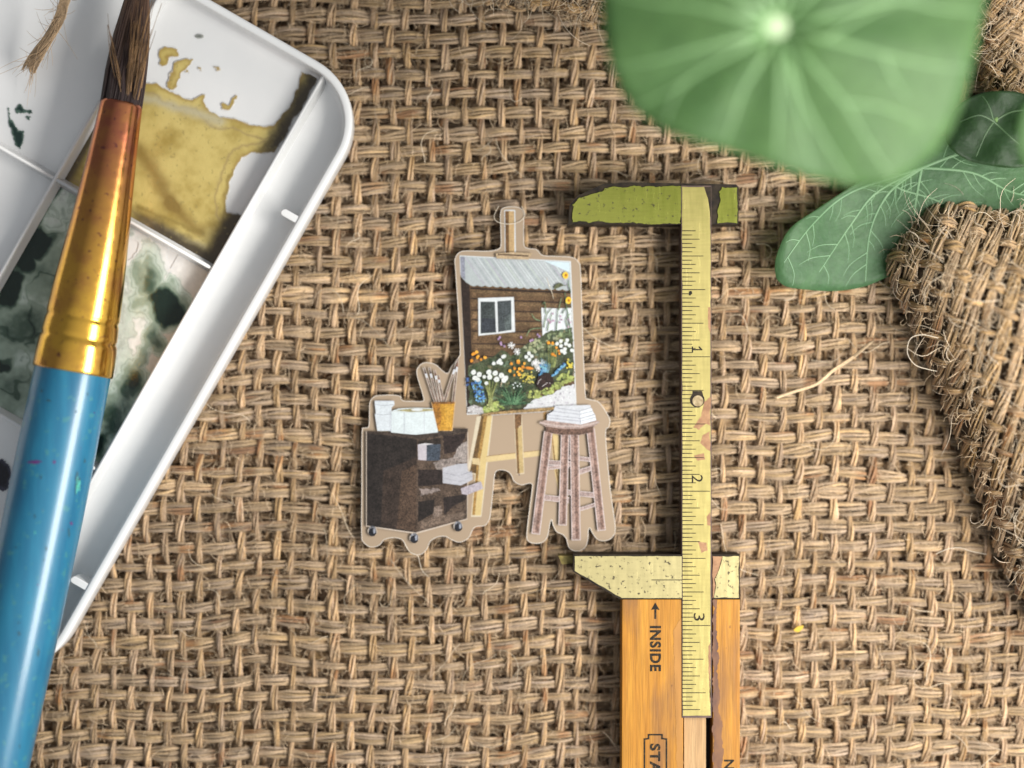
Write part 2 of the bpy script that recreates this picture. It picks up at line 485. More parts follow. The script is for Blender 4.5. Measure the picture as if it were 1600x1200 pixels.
def puddle(name, a0, a1, b0, b1, func, step=1.3, lift=0.012, label=None):
    A, B = np.meshgrid(np.arange(a0, a1, step), np.arange(b0, b1, step), indexing='ij')
    X, Y = LP(A, B)
    # puddles lie on the floor: convert the floor position back to photo px
    k = (D - ZR) / D * D / (D - ZF)
    PXX = 800 + (X - 800) * k; PYY = 600 + (Y - 600) * k
    c, den = func(PXX, PYY, A, B)
    p = W(X, Y, ZR); p[..., 2] = ZF + lift + 0.008 * np.clip(den, 0, 1)
    idx = np.arange(A.size).reshape(A.shape)
    q = np.stack([idx[:-1, :-1], idx[1:, :-1], idx[1:, 1:], idx[:-1, 1:]], -1)
    ok = den > 0.03
    q = q[ok[:-1, :-1] & ok[1:, :-1] & ok[1:, 1:] & ok[:-1, 1:]]
    q = q[:, ::-1]
    o = mesh_np(name, p.reshape(-1, 3), q, M['paint'], pal, c.reshape(-1, 3))
    if label: o['label'] = label
    return o
PLAS = np.array([0.75, 0.75, 0.745])
def mixc(a, b, t): return a + (b - a) * np.clip(t, 0, 1)[..., None]
C = lambda *c: np.array(c, float)
def c1px(pts, s=600 / 1600, ox=0, oy=0): return [(ox + x * s, oy + y * s) for x, y in pts]
ochre_out = c1px([(400, 420), (500, 350), (600, 340), (655, 350), (700, 375), (755, 400), (800, 412), (835, 395), (862, 392), (853, 425), (880, 465), (920, 487), (975, 490), (1040, 520), (1095, 527), (1150, 512), (1215, 420), (1240, 370), (1255, 300),
                  (1345, 300), (1150, 640), (1100, 640), (1050, 645), (1010, 663), (982, 700), (962, 770), (945, 830), (948, 885), (1010, 890), (1030, 880), (900, 1130), (880, 1112), (560, 935), (300, 800), (240, 760), (300, 640)])
splats = [c1px(p) for p in (
    [(650, 215), (680, 195), (745, 205), (740, 240), (710, 250), (670, 275), (655, 240)],
    [(725, 270), (770, 240), (822, 243), (800, 270), (775, 300), (745, 330), (725, 380), (700, 370), (710, 325)],
    [(895, 270), (912, 272), (908, 300), (897, 305)], [(830, 282), (848, 285), (842, 302), (828, 298)],
    [(918, 425), (950, 425), (985, 395), (1000, 400), (990, 425), (945, 460), (920, 450)], [(778, 292), (795, 290), (795, 312), (778, 308)])]
def f_ochre(X, Y, A, B):
    wx = 9 * (fbm(X / 14, Y / 14, 1) - 0.5); wy = 9 * (fbm(X / 14, Y / 14, 5) - 0.5)
    Xw, Yw = X + wx, Y + wy
    d = sdf(ochre_out, Xw, Yw)
    for s in splats: d = np.maximum(d, sdf(s, Xw + wx * .6, Yw + wy * .6))
    n1 = fbm(X / 40, Y / 40, 11); n2 = fbm(X / 9, Y / 9, 13)
    c = mixc(C(.33, .235, .04), C(.56, .445, .14), sstep(0.22, 0.68, n1 * 0.8 + n2 * 0.2))
    c = mixc(C(.33, .22, .05)[None, None], c, sstep(0.5, 9, d))
    ring = np.exp(-((d - 17 - 10 * (n1 - .5)) / 2.2) ** 2)
    c = mixc(c, C(.34, .25, .09), ring * 0.8)
    grey = np.exp(-(segd((225, 152), (345, 190), Xw, Yw) / 8) ** 2)
    c = mixc(c, C(.45, .41, .27), grey * .8)
    st = np.exp(-(segd((219, 235), (268, 318), Xw, Yw) / 13) ** 2) + np.exp(-(segd((268, 318), (312, 364), Xw, Yw) / 9) ** 2)
    c = mixc(c, C(.22, .14, .02), st * .85)
    c = mixc(c, C(.24, .17, .03), np.exp(-(segd((215, 322), (318, 366), Xw, Yw) / 4) ** 2) * .8)
    ol = np.exp(-(segd((225, 350), (320, 388), Xw, Yw) / 6) ** 2) * .6
    c = mixc(c, C(.66, .58, .32), ol)
    vl = np.exp(-(segd((345, 385), (358, 275), Xw, Yw) / 3) ** 2) + np.exp(-(segd((358, 275), (425, 220), Xw, Yw) / 3.5) ** 2)
    c = mixc(c, C(.30, .22, .05), vl * .85)
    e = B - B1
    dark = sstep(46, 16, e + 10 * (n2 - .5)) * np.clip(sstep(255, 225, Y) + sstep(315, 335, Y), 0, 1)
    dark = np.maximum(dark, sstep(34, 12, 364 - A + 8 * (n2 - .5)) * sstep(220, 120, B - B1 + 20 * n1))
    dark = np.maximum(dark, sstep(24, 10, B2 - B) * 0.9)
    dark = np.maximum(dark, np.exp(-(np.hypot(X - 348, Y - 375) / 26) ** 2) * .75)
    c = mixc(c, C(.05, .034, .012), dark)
    spots = (fbm(X / 5, Y / 5, 31, 2) > 0.80)
    c = mixc(c, C(.25, .2, .06), spots * .5)
    den = sstep(-0.6, 1.5, d)
    c = mixc(PLAS[None, None], c, sstep(-0.5, 2.5, d) * .95 + .02)
    return c, den
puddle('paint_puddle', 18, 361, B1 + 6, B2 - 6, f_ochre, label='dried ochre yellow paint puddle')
blobs = [(262, 474, 34, 1.5, 26), (282, 482, 20, 1.1, 18), (235, 440, 22, .7, 30), (215, 425, 14, .5, 20), (246, 520, 14, .75, 30), (205, 600, 22, .9, 22), (190, 610, 18, .8, 18), (172, 650, 18, .8, 40),
         (158, 700, 14, .9, 30), (60, 380, 26, 1.3, 26), (38, 412, 22, 1.2, 34), (15, 455, 16, 1.2, 30), (70, 440, 40, .5, 40), (30, 520, 45, .45, 40), (10, 560, 14, .9, 14), (15, 600, 40, .4, 40), (160, 745, 10, 1.0, 12)]
def f_green(X, Y, A, B):
    wx = 46 * (fbm(X / 46, Y / 46, 41) - 0.5); wy = 46 * (fbm(X / 46, Y / 46, 45) - 0.5)
    Xw, Yw = X + wx, Y + wy
    den = 0.0 * X
    for (x, y, r, s, r2) in blobs:
        den = np.maximum(den, s * np.exp(-(((Xw - x) / r) ** 2 + ((Yw - y) / r2) ** 2) ** 1.5))
    st = np.exp(-(segd((243, 518), (200, 590), Xw, Yw) / 7) ** 2) * .55 + np.exp(-(segd((195, 600), (163, 690), Xw, Yw) / 9) ** 2) * .7
    den = np.maximum(den, st)
    fil = np.abs(fbm(Xw / 60, Yw / 60, 51) - 0.5)
    wash = sstep(.38, .62, fbm(X / 55 + wx / 60, Y / 55, 57)) * sstep(300, 215, X + (Y - 430) * .2)
    left = sstep(175, 95, X + 0.35 * (Y - 400) * 0)
    den = den + .15 * wash + .15 * left * (0.5 + fbm(X / 30, Y / 30, 61)) + .16 * left * sstep(.05, .0, fil)
    den = np.maximum(den, sstep(16, 4, B2 - B + 10 * (fbm(X / 20, Y / 20, 3) - .5)) * 1.1 * sstep(560, 450, Y))
    den = np.maximum(den, .85 * sstep(8, 2, 729 - A) * sstep(B1 + 130, B1 + 230, B))
    cream = mixc(PLAS[None, None], C(.66, .54, .40), sstep(70, 0, B - B1) * .55)
    den = den + .16 * (fbm(X / 11, Y / 11, 93) - .5) * (den > .08)
    base = mixc(cream, C(.52, .60, .53), sstep(0.03, .22, den))
    base = mixc(base, C(.27, .34, .27), sstep(.24, .48, den))
    base = mixc(base, C(.06, .10, .07), sstep(.54, .80, den))
    base = mixc(base, C(.012, .024, .018), sstep(.80, .96, den))
    base = mixc(base, C(.16, .22, .17), (np.exp(-((den - .25) / .022) ** 2) + .7 * np.exp(-((den - .13) / .016) ** 2)) * .55)
    base = base * (.86 + .28 * fbm(X / 7, Y / 7, 97))[..., None]
    return base, np.clip(den, 0, 1) + (B - B1 < 64) * 0.05
puddle('paint_puddle', 372, 723, B1 + 6, B2 - 6, f_green, label='mottled grey green paint wash with a dark blot')
gb = [c1px(p) for p in ([(33, 445), (40, 450), (45, 495), (62, 510), (75, 540), (98, 545), (102, 580), (85, 625), (70, 605), (50, 560), (38, 510)],
                        [(60, 455), (85, 432), (105, 452), (138, 455), (135, 475), (110, 468), (70, 470)], [(110, 480), (135, 485), (125, 498), (110, 492)])]
def f_dark(X, Y, A, B):
    wx = 7 * (fbm(X / 8, Y / 8, 71) - 0.5); wy = 7 * (fbm(X / 8, Y / 8, 75) - 0.5)
    d = np.full(X.shape, -9.0)
    for s in gb: d = np.maximum(d, sdf(s, X + wx, Y + wy))
    c = mixc(C(.10, .16, .13), C(.012, .03, .025), sstep(0, 4, d + 4 * (fbm(X / 10, Y / 10, 77) - .5)))
    return c, sstep(-.8, .8, d)
puddle('paint_blot', 150, 361, B2 + 8, B3 - 8, f_dark, label='dark green paint blot')
def f_navy(X, Y, A, B):
    wx = 9 * (fbm(X / 9, Y / 9, 81) - 0.5); wy = 9 * (fbm(X / 9, Y / 9, 85) - 0.5)
    d = 15 - np.hypot((X + wx - 2), (Y + wy - 742) * .62)
    d = np.maximum(d, 5 - np.hypot(X + wx - 8, Y + wy - 760))
    return mixc(C(.05, .05, .08)[None, None], C(.008, .008, .016), sstep(0, 5, d)), sstep(-.8, .8, d)
puddle('paint_blot', 735, 1000, B1 + 8, B2 - 6, f_navy, label='near black paint blot')
def f_spk(X, Y, A, B):
    d = 3.5 - np.hypot((X - 312) * .55, Y - 57)
    return mixc(C(.35, .36, .33)[None, None], C(.14, .15, .14), sstep(0, 3, d + 3 * (fbm(X / 4, Y / 4, 4) - .5))), sstep(-.8, .8, d)
puddle('paint_speck', 20, 140, B1 + 8, B2 - 6, f_spk, step=1.0, label='grey paint specks')

# ------------------------------------------------------------------ paintbrush
brush = thing('paintbrush', W(60, 850, 0.8), 'round paintbrush with glossy blue handle and worn gold ferrule resting across the palette', 'paintbrush')
ax_y = np.array([-80, 0, 162, 350, 574, 800, 1000, 1200, 1500.0])
ax_x = np.array([228, 214, 190, 157, 115, 69, 28, -13, -74.0])
def axis(py):
    x = np.interp(py, ax_y, ax_x); z = 1.02 + 0.0004 * (py - 0) 
    return W(x, py, z), (D - z) / D
def lathe(name, pr, mat, parent, n=64, flat=None, caps=True):
    pr = np.array(pr, float)
    v = []; P = np.array([axis(y)[0] for y in pr[:, 0]])
    Tn = (axis(1200)[0] - axis(0)[0]); Tn /= np.linalg.norm(Tn)
    sx = np.cross(Tn, (0, 0, 1)); sx /= np.linalg.norm(sx); up = np.cross(sx, Tn)
    for i, (y, r) in enumerate(pr):
        k = axis(y)[1]; fl = 1.0 if flat is None else np.interp(y, flat[0], flat[1])
        for j in range(n):
            a = 2 * math.pi * j / n
            v.append(P[i] + r / 100 * k * (math.cos(a) * sx + math.sin(a) * up * fl))
    f = [(i * n + j, i * n + (j + 1) % n, (i + 1) * n + (j + 1) % n, (i + 1) * n + j) for i in range(len(pr) - 1) for j in range(n)]
    if caps: f += [tuple(range(n - 1, -1, -1)), tuple(range((len(pr) - 1) * n, len(pr) * n))]
    o = mesh_py(name, v, f, mat, parent, smooth=True)
    b = bmesh.new(); b.from_mesh(o.data); bmesh.ops.recalc_face_normals(b, faces=b.faces); b.to_mesh(o.data); b.free()
    return o
flat = ([-80, 60, 165, 400, 560, 600], [0.8, 0.8, 0.82, 0.96, 1, 1])
t = NT('blue_lacquer')
c = t.ramp(t.noise(5, 5, stretch=(1.0, 0.12, 1, 0)), [(0.3, (0.010, 0.12, 0.23)), (0.7, (0.022, 0.20, 0.33))])
c = t.mix(t.ramp(t.noise(7, 3), [(0.62, 0.0), (0.66, 0.6)]), c, (0.06, 0.24, 0.24))
c = t.mix(t.ramp(t.noise(16, 2), [(0.74, 0.0), (0.76, 0.8)]), c, (0.10, 0.05, 0.16))
t.set(Base_Color=c, Roughness=0.32); t.p.inputs['Coat Weight'].default_value = 0.5; t.p.inputs['Coat Roughness'].default_value = 0.17
t.bump(t.noise(30, 3, stretch=(1, 0.15, 1)), 0.12, 0.01); M['blue'] = t.m
t = NT('gold_ferrule')
tar = t.ramp(t.noise(1.6, 5), [(0.42, 0.0), (0.72, 0.85)])
sep = t.n.new('ShaderNodeSeparateXYZ'); t.link(t.tc.outputs['Object'], sep.inputs[0])
mr = t.n.new('ShaderNodeMapRange'); t.link(sep.outputs['Y'], mr.inputs[0])
mr.inputs[1].default_value = 3.7; mr.inputs[2].default_value = 6.0; mr.inputs[3].default_value = 0.0; mr.inputs[4].default_value = 1.0
mx = t.n.new('ShaderNodeMath'); mx.operation = 'MAXIMUM'; t.link(tar, mx.inputs[0]); t.link(mr.outputs[0], mx.inputs[1])
mm = t.n.new('ShaderNodeMath'); mm.operation = 'MULTIPLY'; t.link(mx.outputs[0], mm.inputs[0]); t.link(t.ramp(t.noise(3.5, 4), [(0.2, 0.7), (0.6, 1.0)]), mm.inputs[1])
c = t.mix(mm.outputs[0], (0.93, 0.53, 0.085), (0.46, 0.15, 0.085))
c = t.mix(t.ramp(t.noise(11, 4), [(0.63, 0.0), (0.68, 0.75)]), c, (0.20, 0.06, 0.07))
t.set(Base_Color=c, Metallic=1.0, Roughness=t.ramp(t.noise(9, 5), [(0.3, 0.13), (0.75, 0.25)]))
t.bump(t.noise(45, 3), 0.10, 0.006); M['gold'] = t.m
handle = lathe('handle', [(566, 40), (570, 57), (576, 59), (620, 59.5), (700, 60.5), (800, 61), (950, 60), (1100, 58), (1250, 56), (1420, 52), (1480, 40), (1495, 10)], M['blue'], brush)
fer = lathe('ferrule', [(160, 28), (161, 32), (166, 33), (215, 35.8), (262, 39), (350, 46), (450, 54.5), (485, 56.5), (494, 57), (496, 56), (499, 55.6), (502, 57), (506, 57.6), (520, 58.6), (524, 59), (527, 57.8), (530, 57.8), (533, 60), (540, 61), (560, 62), (578, 62.5), (581, 61.5), (582, 57)], M['gold'], brush, flat=flat)
t = NT('bristle_hair'); t.set(Base_Color=t.attr(), Roughness=0.45); t.p.inputs['Specular IOR Level'].default_value = 0.4; M['hair'] = t.m
bprof = ([-85, -60, -30, 0, 40, 80, 120, 166], [1.5, 6, 12, 18, 24.5, 28.5, 31, 31])
bris = Acc()
nb = 1500; r = np.random.default_rng(3)
a = r.uniform(0, 2 * np.pi, nb); q0 = np.sqrt(r.uniform(0.25, 1, nb)); tt = np.linspace(0, 1, 10)
yend = -85 + 130 * r.uniform(0, 1, nb) ** 2.2 * (0.3 + 0.7 * q0)
Y = 170 + (yend[:, None] - 170) * tt[None]
Tn = axis(160)[0] - axis(0)[0]; Tn /= np.linalg.norm(Tn); sx = np.cross(Tn, (0, 0, 1)); sx /= np.linalg.norm(sx); up = np.cross(sx, Tn)
AX = np.stack([np.interp(Y, ax_y, ax_x), Y], -1); Pz = 1.02 + 0.0004 * Y
P = W(AX[..., 0], AX[..., 1], Pz)
R = np.interp(Y, *bprof) / 100 * q0[:, None] + 0.012 * np.sin(tt * 7 + a[:, None] * 5)[:, :] * tt
aa = a[:, None] + 0.12 * np.sin(tt * 3 + a[:, None] * 9)
P = P + R[..., None] * (np.cos(aa)[..., None] * sx + 0.8 * np.sin(aa)[..., None] * up)
v, q = tubes(P, 0.0085 * (1 - 0.6 * tt ** 3)[None], 4, ref=(0.1, 0.2, 0.97))
cc = C(.022, .012, .012)[None, None] * (1 + 0 * tt)[None, :, None] * r.uniform(.6, 1.7, nb)[:, None, None]
cc = cc + (C(.13, .072, .035)[None, None] * (tt ** 1.6)[None, :, None] * r.uniform(.1, 1.3, nb)[:, None, None])
bris.add(v, q, np.repeat(cc.reshape(-1, 3), 4, 0))
# stray hairs splayed to the right
ns_ = 46; x0 = r.uniform(195, 222, ns_); y0 = r.uniform(110, 160, ns_)
x1 = x0 + r.uniform(8, 30, ns_); y1 = r.uniform(-5, 70, ns_)
x1[:6] = x0[:6] - 42; x0[:6] -= 24
tt8 = np.linspace(0, 1, 8)
P = W(x0[:, None] + (x1 - x0)[:, None] * tt8 + 5 * np.sin(tt8 * 2.5 + x0[:, None]) * tt8, y0[:, None] + (y1 - y0)[:, None] * tt8, 1.28 + 0.1 * np.sin(tt8 * 3)[None])
v, q = tubes(P, 0.009 * (1 - .6 * tt8)[None], 3)
cc = C(.16, .09, .04) * r.uniform(.6, 1.8, ns_)[:, None]
bris.add(v, q, np.repeat(cc, 8 * 3, 0))
bris.build('bristles', M['hair'], brush)
lathe('bristle_core', [(-50, 3), (-20, 10), (0, 14), (40, 20), (80, 25), (120, 27), (168, 29)], m_plain('dark_core', (0.012, 0.007, 0.007), rough=0.7), brush, 24, flat=flat)
# chips in the lacquer: thin patches moulded to the handle
def chip(px, py, w, h, mat, seed):
    r = random.Random(seed); pts = []
    zc = axis(py)[0][2]
    for k in range(22):
        a = 2 * math.pi * k / 22; m = 0.6 + 0.6 * mnoise.noise((math.cos(a) * 1.4 + seed, math.sin(a) * 1.4, 0))
        pts.append((px + w * m * math.cos(a), py + h * m * math.sin(a)))
    vs = []
    T_ = axis(py + 20)[0] - axis(py - 20)[0]; T_ /= np.linalg.norm(T_)
    sx_ = np.cross(T_, (0, 0, 1)); sx_ /= np.linalg.norm(sx_); up_ = np.cross(sx_, T_)
    c0, kk_ = axis(py); Rr = np.interp(py, [576, 620, 700, 800, 950, 1100, 1250], [59, 59.5, 60.5, 61, 60, 58, 56]) / 100 * kk_ + 0.006
    for x, y in pts + [(px, py)]:
        z = c0[2] + Rr * .8
        for _ in range(4):
            rel = W(x, y, z) - c0; al = rel @ T_; dx = float(np.clip(rel @ sx_, -Rr * .98, Rr * .98))
            q_ = c0 + al * T_ + dx * sx_ + math.sqrt(Rr * Rr - dx * dx) * up_
            z = q_[2]
        vs.append(q_)
    n = len(pts)
    mesh_py('paint_chip', vs, [(i, (i + 1) % n, n) for i in range(n)], mat, brush, smooth=True)
m_green = m_plain('chip_green', (0.05, 0.35, 0.20), (0.08, 0.40, 0.42), 20, 0.5)
m_purp = m_plain('chip_purple', (0.12, 0.03, 0.16), rough=0.5)
m_dark = m_plain('chip_dark', (0.03, 0.10, 0.14), rough=0.5)
chip(121, 755, 8, 22, m_dark, 1); chip(122, 759, 6, 17, m_green, 1.2); chip(85, 722, 5, 4, m_purp, 3); chip(108, 832, 2, 14, m_dark, 4)
chip(112, 818, 3, 5, m_purp, 5); chip(76, 626, 6, 3, m_dark, 6); chip(133, 720, 2.2, 8, m_dark, 7); chip(60, 1020, 3, 9, m_dark, 8)
rc = random.Random(12)
for k in range(16):
    yy = rc.uniform(600, 1180); xx = float(np.interp(yy, ax_y, ax_x)) + rc.uniform(-48, 48)
    if xx > 4: chip(xx, yy, rc.uniform(1.0, 2.6), rc.uniform(1.5, 7), rc.choice([m_dark, m_dark, m_purp, m_green]), 20 + k)
chip(55, 722, 16, 4, m_purp, 31); chip(148, 645, 2, 1.5, m_purp, 9); chip(30, 990, 2.5, 7, m_dark, 10)

# ------------------------------------------------------------------ printed sticker
ZS = 0.235
stk = thing('sticker', W(760, 650, 0.2), 'die cut sticker showing an easel painting, shelf cart and stool, lying on burlap', 'sticker')
film_out = [(787, 325), (800, 323), (812, 325), (818, 333), (818, 360), (818.5, 382), (824, 388), (838, 390), (848, 399), (870, 400.5), (893, 402), (903, 409), (907, 425), (910, 519), (914, 612), (919, 623.5), (933, 627), (943, 638), (952.5, 655), (951, 667), (946, 679),
    (952.5, 758), (961, 822), (957.5, 838), (947, 844.6), (934, 843), (926, 833), (922, 825), (919, 829), (918, 845), (912.6, 857), (900, 861), (889, 855.6), (885, 842), (879, 835), (870, 831), (864.5, 821), (861.7, 811.6), (859, 818.5), (856, 835), (851, 845), (840, 849), (827, 846.5), (823, 836),
    (827, 799), (831.5, 764), (831.5, 756.5), (826, 755), (815, 757.5), (804, 752.5), (798.5, 741.5), (792, 736), (782, 734), (774.5, 737), (772, 748), (767, 796), (764, 812), (757, 821), (744, 822.6), (738, 828), (732, 840), (719, 847), (705, 843), (696, 838), (683, 839), (672, 846), (666, 859), (655.5, 866.6), (642, 864), (635, 854),
    (628, 843), (614, 840), (600.5, 843), (592, 852), (579, 854.5), (568, 847), (565, 834), (565.3, 760), (565.6, 677), (569, 669), (576.5, 665), (577.5, 632), (582, 622), (592, 618), (622, 618), (629, 626), (645, 627), (661, 626.5), (661, 618), (651.5, 585), (654, 573), (664, 566.5), (680, 569.6), (692, 580), (700, 583), (706, 572), (717, 558), (719, 548),
    (717, 502), (712, 425), (711, 406), (716, 396), (727, 392), (760, 392.5), (776, 390), (782.5, 384), (782.5, 360), (782, 333)]
fo = catmull(film_out, 5)
fw = np.array([W(x, y, ZS)[:2] for x, y in fo])
film = mesh_py('film', *prism(fw, ZS - 0.03, ZS), M['film'], stk)
closed = np.vstack([fo, fo[:2]])
P = W(closed[:, 0], closed[:, 1], ZS - 0.002)[None]
v, q = tubes(P, 0.006, 5)
mesh_np('cut_edge', v, q, M['cut'], stk)

class Print:
    """flat coloured ink shapes; every shape gets its own hair-thin layer"""
    z = ZS + 0.001
    def __init__(s): s.v = []; s.f = []; s.c = []
    def poly(s, pts, col):
        pts = list(pts); a = sum(pts[i][0] * pts[(i + 1) % len(pts)][1] - pts[(i + 1) % len(pts)][0] * pts[i][1] for i in range(len(pts)))
        if a > 0: pts = pts[::-1]
        Print.z += 0.00004; k = len(s.v)
        for x, y in pts: s.v.append(W(x, y, Print.z))
        s.f.append(tuple(range(k, k + len(pts)))); s.c += [col] * len(pts)
        return s
    def line(s, pts, w, col, w2=None):
        p = np.asarray(pts, float); T = np.gradient(p, axis=0) if len(p) > 2 else np.array([p[1] - p[0]] * 2)
        T /= np.linalg.norm(T, axis=1, keepdims=True) + 1e-9; Nn = np.stack([-T[:, 1], T[:, 0]], 1)
        ww = np.linspace(w, w if w2 is None else w2, len(p))[:, None] / 2
        return s.poly(np.vstack([p + Nn * ww, (p - Nn * ww)[::-1]]), col)
    def dot(s, x, y, r, col, n=9, rough=0.25, ry=None):
        ry = ry or r; o = random.random() * 6
        return s.poly([(x + r * (1 + random.uniform(-rough, rough)) * math.cos(o + 2 * math.pi * k / n), y + ry * (1 + random.uniform(-rough, rough)) * math.sin(o + 2 * math.pi * k / n)) for k in range(n)], col)
    def star(s, x, y, r, col, n=7):
        for k in range(n):
            a = 2 * math.pi * k / n + random.random() * .4
            s.line([(x, y), (x + r * math.cos(a), y + r * math.sin(a))], 0.6, col, 1.3)
    def ragged(s, pts, col, amp=1.5, step=3.0):
        p = np.asarray(pts, float); out = []
        for i in range(len(p)):
            a, b = p[i], p[(i + 1) % len(p)]; L = np.hypot(*(b - a)); m = max(1, int(L / step))
            for k in range(m): out.append(a + (b - a) * k / m + np.array([random.uniform(-amp, amp), random.uniform(-amp, amp)]))
        return s.poly(out, col)
    def build(s, name, parent):
        off = root_loc(parent)
        me = bpy.data.meshes.new(name); me.from_pydata([tuple(np.asarray(q) - off) for q in s.v], [], s.f)
        at = me.color_attributes.new('tint', 'FLOAT_COLOR', 'POINT')
        cc = np.ones((len(s.v), 4), np.float32); cc[:, :3] = np.array(s.c); at.data.foreach_set('color', cc.ravel())
        me.update(); return link(name, me, M['print'], parent)
def q1(x, y): return (700 + x * .1375, 380 + y * .1375)
def q2(x, y): return (700 + x * .1375, 500 + y * .1375)
def e4(x, y): return (540 + x * .275, 310 + y * .275)
def e5(x, y): return (540 + x * .275, 560 + y * .275)
def Q(fn, *pts): return [fn(*p) for p in pts]
WHT = (.66, .69, .71); ICE = (.66, .74, .78)

# easel behind the painting
es = Print()
es.poly([(788, 328), (805, 328), (806, 397), (789, 397)], WHT)
es.poly([(789, 329.5), (796.5, 329.5), (797, 398), (790, 398)], (.16, .085, .035)); es.poly([(795, 330), (803.5, 329.5), (804, 398), (795.5, 398)], (.50, .34, .17))
es.build('printed_easel_mast', stk); es = Print()
es.poly(Q(e5, (745, 330), (838, 318), (772, 900), (712, 900), (735, 660), (690, 650)), (.62, .54, .40))
es.poly(Q(e5, (772, 320), (800, 320), (740, 655), (705, 645)), (.14, .08, .03)); es.poly(Q(e5, (786, 325), (812, 325), (760, 600), (735, 890), (718, 890), (745, 600)), (.34, .20, .06))
es.poly(Q(e5, (806, 325), (832, 322), (798, 600), (768, 892), (735, 892), (762, 600)), (.60, .46, .21))
es.poly(Q(e5, (720, 566), (760, 568), (760, 606), (720, 600)), (.60, .47, .26))
es.poly(Q(e5, (800, 556), (1118, 520), (1118, 552), (798, 590)), (.62, .48, .25)); es.line(Q(e5, (800, 556), (960, 538), (1118, 521)), 0.9, (.28, .17, .07))
es.poly(Q(e5, (956, 318), (1002, 318), (1016, 655), (972, 660)), (.60, .50, .36))
es.poly(Q(e5, (960, 318), (982, 318), (992, 655), (975, 655)), (.20, .11, .04)); es.poly(Q(e5, (960, 318), (1000, 318), (998, 380), (962, 400)), (.17, .09, .04)); es.poly(Q(e5, (978, 400), (1000, 380), (1012, 650), (988, 652)), (.50, .37, .17))
es.dot(*e5(985, 660), 1.2, (.02, .02, .06))
es.build('printed_easel', stk); es = Print()
es.poly(Q(e5, (1168, 420), (1205, 420), (1222, 560), (1245, 780), (1215, 790), (1180, 600)), (.60, .46, .22)); es.line(Q(e5, (1172, 430), (1190, 600), (1222, 780)), 2.2, (.30, .18, .07))
es.build('printed_easel_leg', stk); es = Print()
es.poly(Q(e5, (1122, 300), (1142, 300), (1142, 350), (1124, 350)), (.32, .19, .07))
es.build('printed_easel_peg', stk)

# the painting on the easel
pt = Print()
pt.poly([(718, 399), (892, 408), (901, 641), (729.5, 648)], WHT)
TL, TR, BR, BL = (719, 400.5), (890, 409.3), (899, 640), (730.5, 646.5)
pt.poly([(719.5, 430), (891.5, 445), (898, 600), (898, 640), (730.5, 646)], (.115, .068, .035))
pt.poly([(719.5, 432), (734, 446), (737, 560), (737, 640), (730, 646)], (.028, .018, .014))
for k, (x0, y0, x1, y1) in enumerate([(735, 450, 891, 457), (735, 466, 891, 473), (736, 484, 893, 488), (736, 499, 893, 503), (737, 517, 893, 518), (738, 536.5, 895, 538), (738, 556, 896, 558)]):
    pt.line([(x0, y0 + .4), ((x0 + x1) / 2, (y0 + y1) / 2 + 0.8), (x1, y1)], 2.6 if k == 0 else 1.7, (.022, .013, .010))
    pt.line([(x0 + 4, y0 + 5.0), ((x0 + x1) / 2, (y0 + y1) / 2 + 6), (x1, y1 + 5)], 5, (.155, .098, .05))
    pt.line([(x0 + 2, y0 + 10), (x0 + 9, y0 + 10)], 6, (.19, .115, .06))
pt.build('printed_painting', stk); painting = stk.children[-1]
rf = Print()
top = [TL, TR, (892.5, 452)]
edge = []
for k in range(0, 92):
    t_ = k / 91; x = 891 - t_ * 157; y = 453.5 - t_ * 7.5
    edge.append((x, y + 2.2 * abs(math.sin(t_ * 13 * math.pi)) - 1.2))
rf.poly(top + edge + [(727, 440), (720.3, 432)], (.42, .46, .47))
for k in range(34):
    x = 727 + k * 4.9; y = 401 + k * .25; L = min(46, 46 - max(0, 0))
    c_ = random.choice([(.50, .52, .56), (.36, .40, .42), (.50, .56, .52), (.44, .42, .50), (.58, .62, .64)])
    x2 = x + 30; y2 = min(y + 44, 447)
    if x2 > 889: x2, y2 = 889, y + 44 * (889 - x) / 30
    if x < 888: rf.line([(x, y + 1), (x2, y2)], 1.5, c_)
rf.poly([(719.2, 401), (726, 401.5), (727, 439), (720.2, 431)], (.26, .27, .33))
rf.poly([(850, 407.8), (889.5, 410), (890.5, 426), (880, 421)], (.60, .72, .78))
rf.build('printed_roof', painting)
wn = Print()
wn.poly(Q(q1, (343, 625), (748, 611), (763, 1006), (347, 1052)), WHT)
wn.poly(Q(q1, (370, 664), (532, 664), (547, 1015), (370, 1026)), (.05, .06, .06)); wn.poly(Q(q1, (560, 660), (717, 648), (723, 985), (570, 1010)), (.055, .065, .07))
wn.poly(Q(q1, (380, 850), (540, 860), (545, 1000), (380, 1015)), (.035, .04, .05)); wn.poly(Q(q1, (640, 850), (720, 790), (722, 985), (650, 995)), (.09, .11, .11))
wn.build('printed_window', painting)
dr = Print()
dr.poly(Q(q1, (1060, 735), (1240, 742), (1400, 735), (1412, 1040), (1170, 1060), (1075, 1060)), (.68, .72, .74))
for x in (1130, 1200, 1300): dr.line(Q(q1, (x, 760), (x + 8, 1030)), .7, (.5, .53, .56))
dr.build('printed_door', painting)
fl = Print()
def scatter(n, poly, r, cols, rough=.35):
    p = np.array(poly); k = 0
    while k < n:
        x = random.uniform(p[:, 0].min(), p[:, 0].max()); y = random.uniform(p[:, 1].min(), p[:, 1].max())
        if sdf(poly, np.array([x]), np.array([y]))[0] > r * .5:
            c_ = random.choice(cols); s_ = random.uniform(.75, 1.25)
            fl.dot(x, y, r * random.uniform(.6, 1.3), tuple(v * s_ for v in c_), 7, rough, r * random.uniform(.5, 1.2)); k += 1
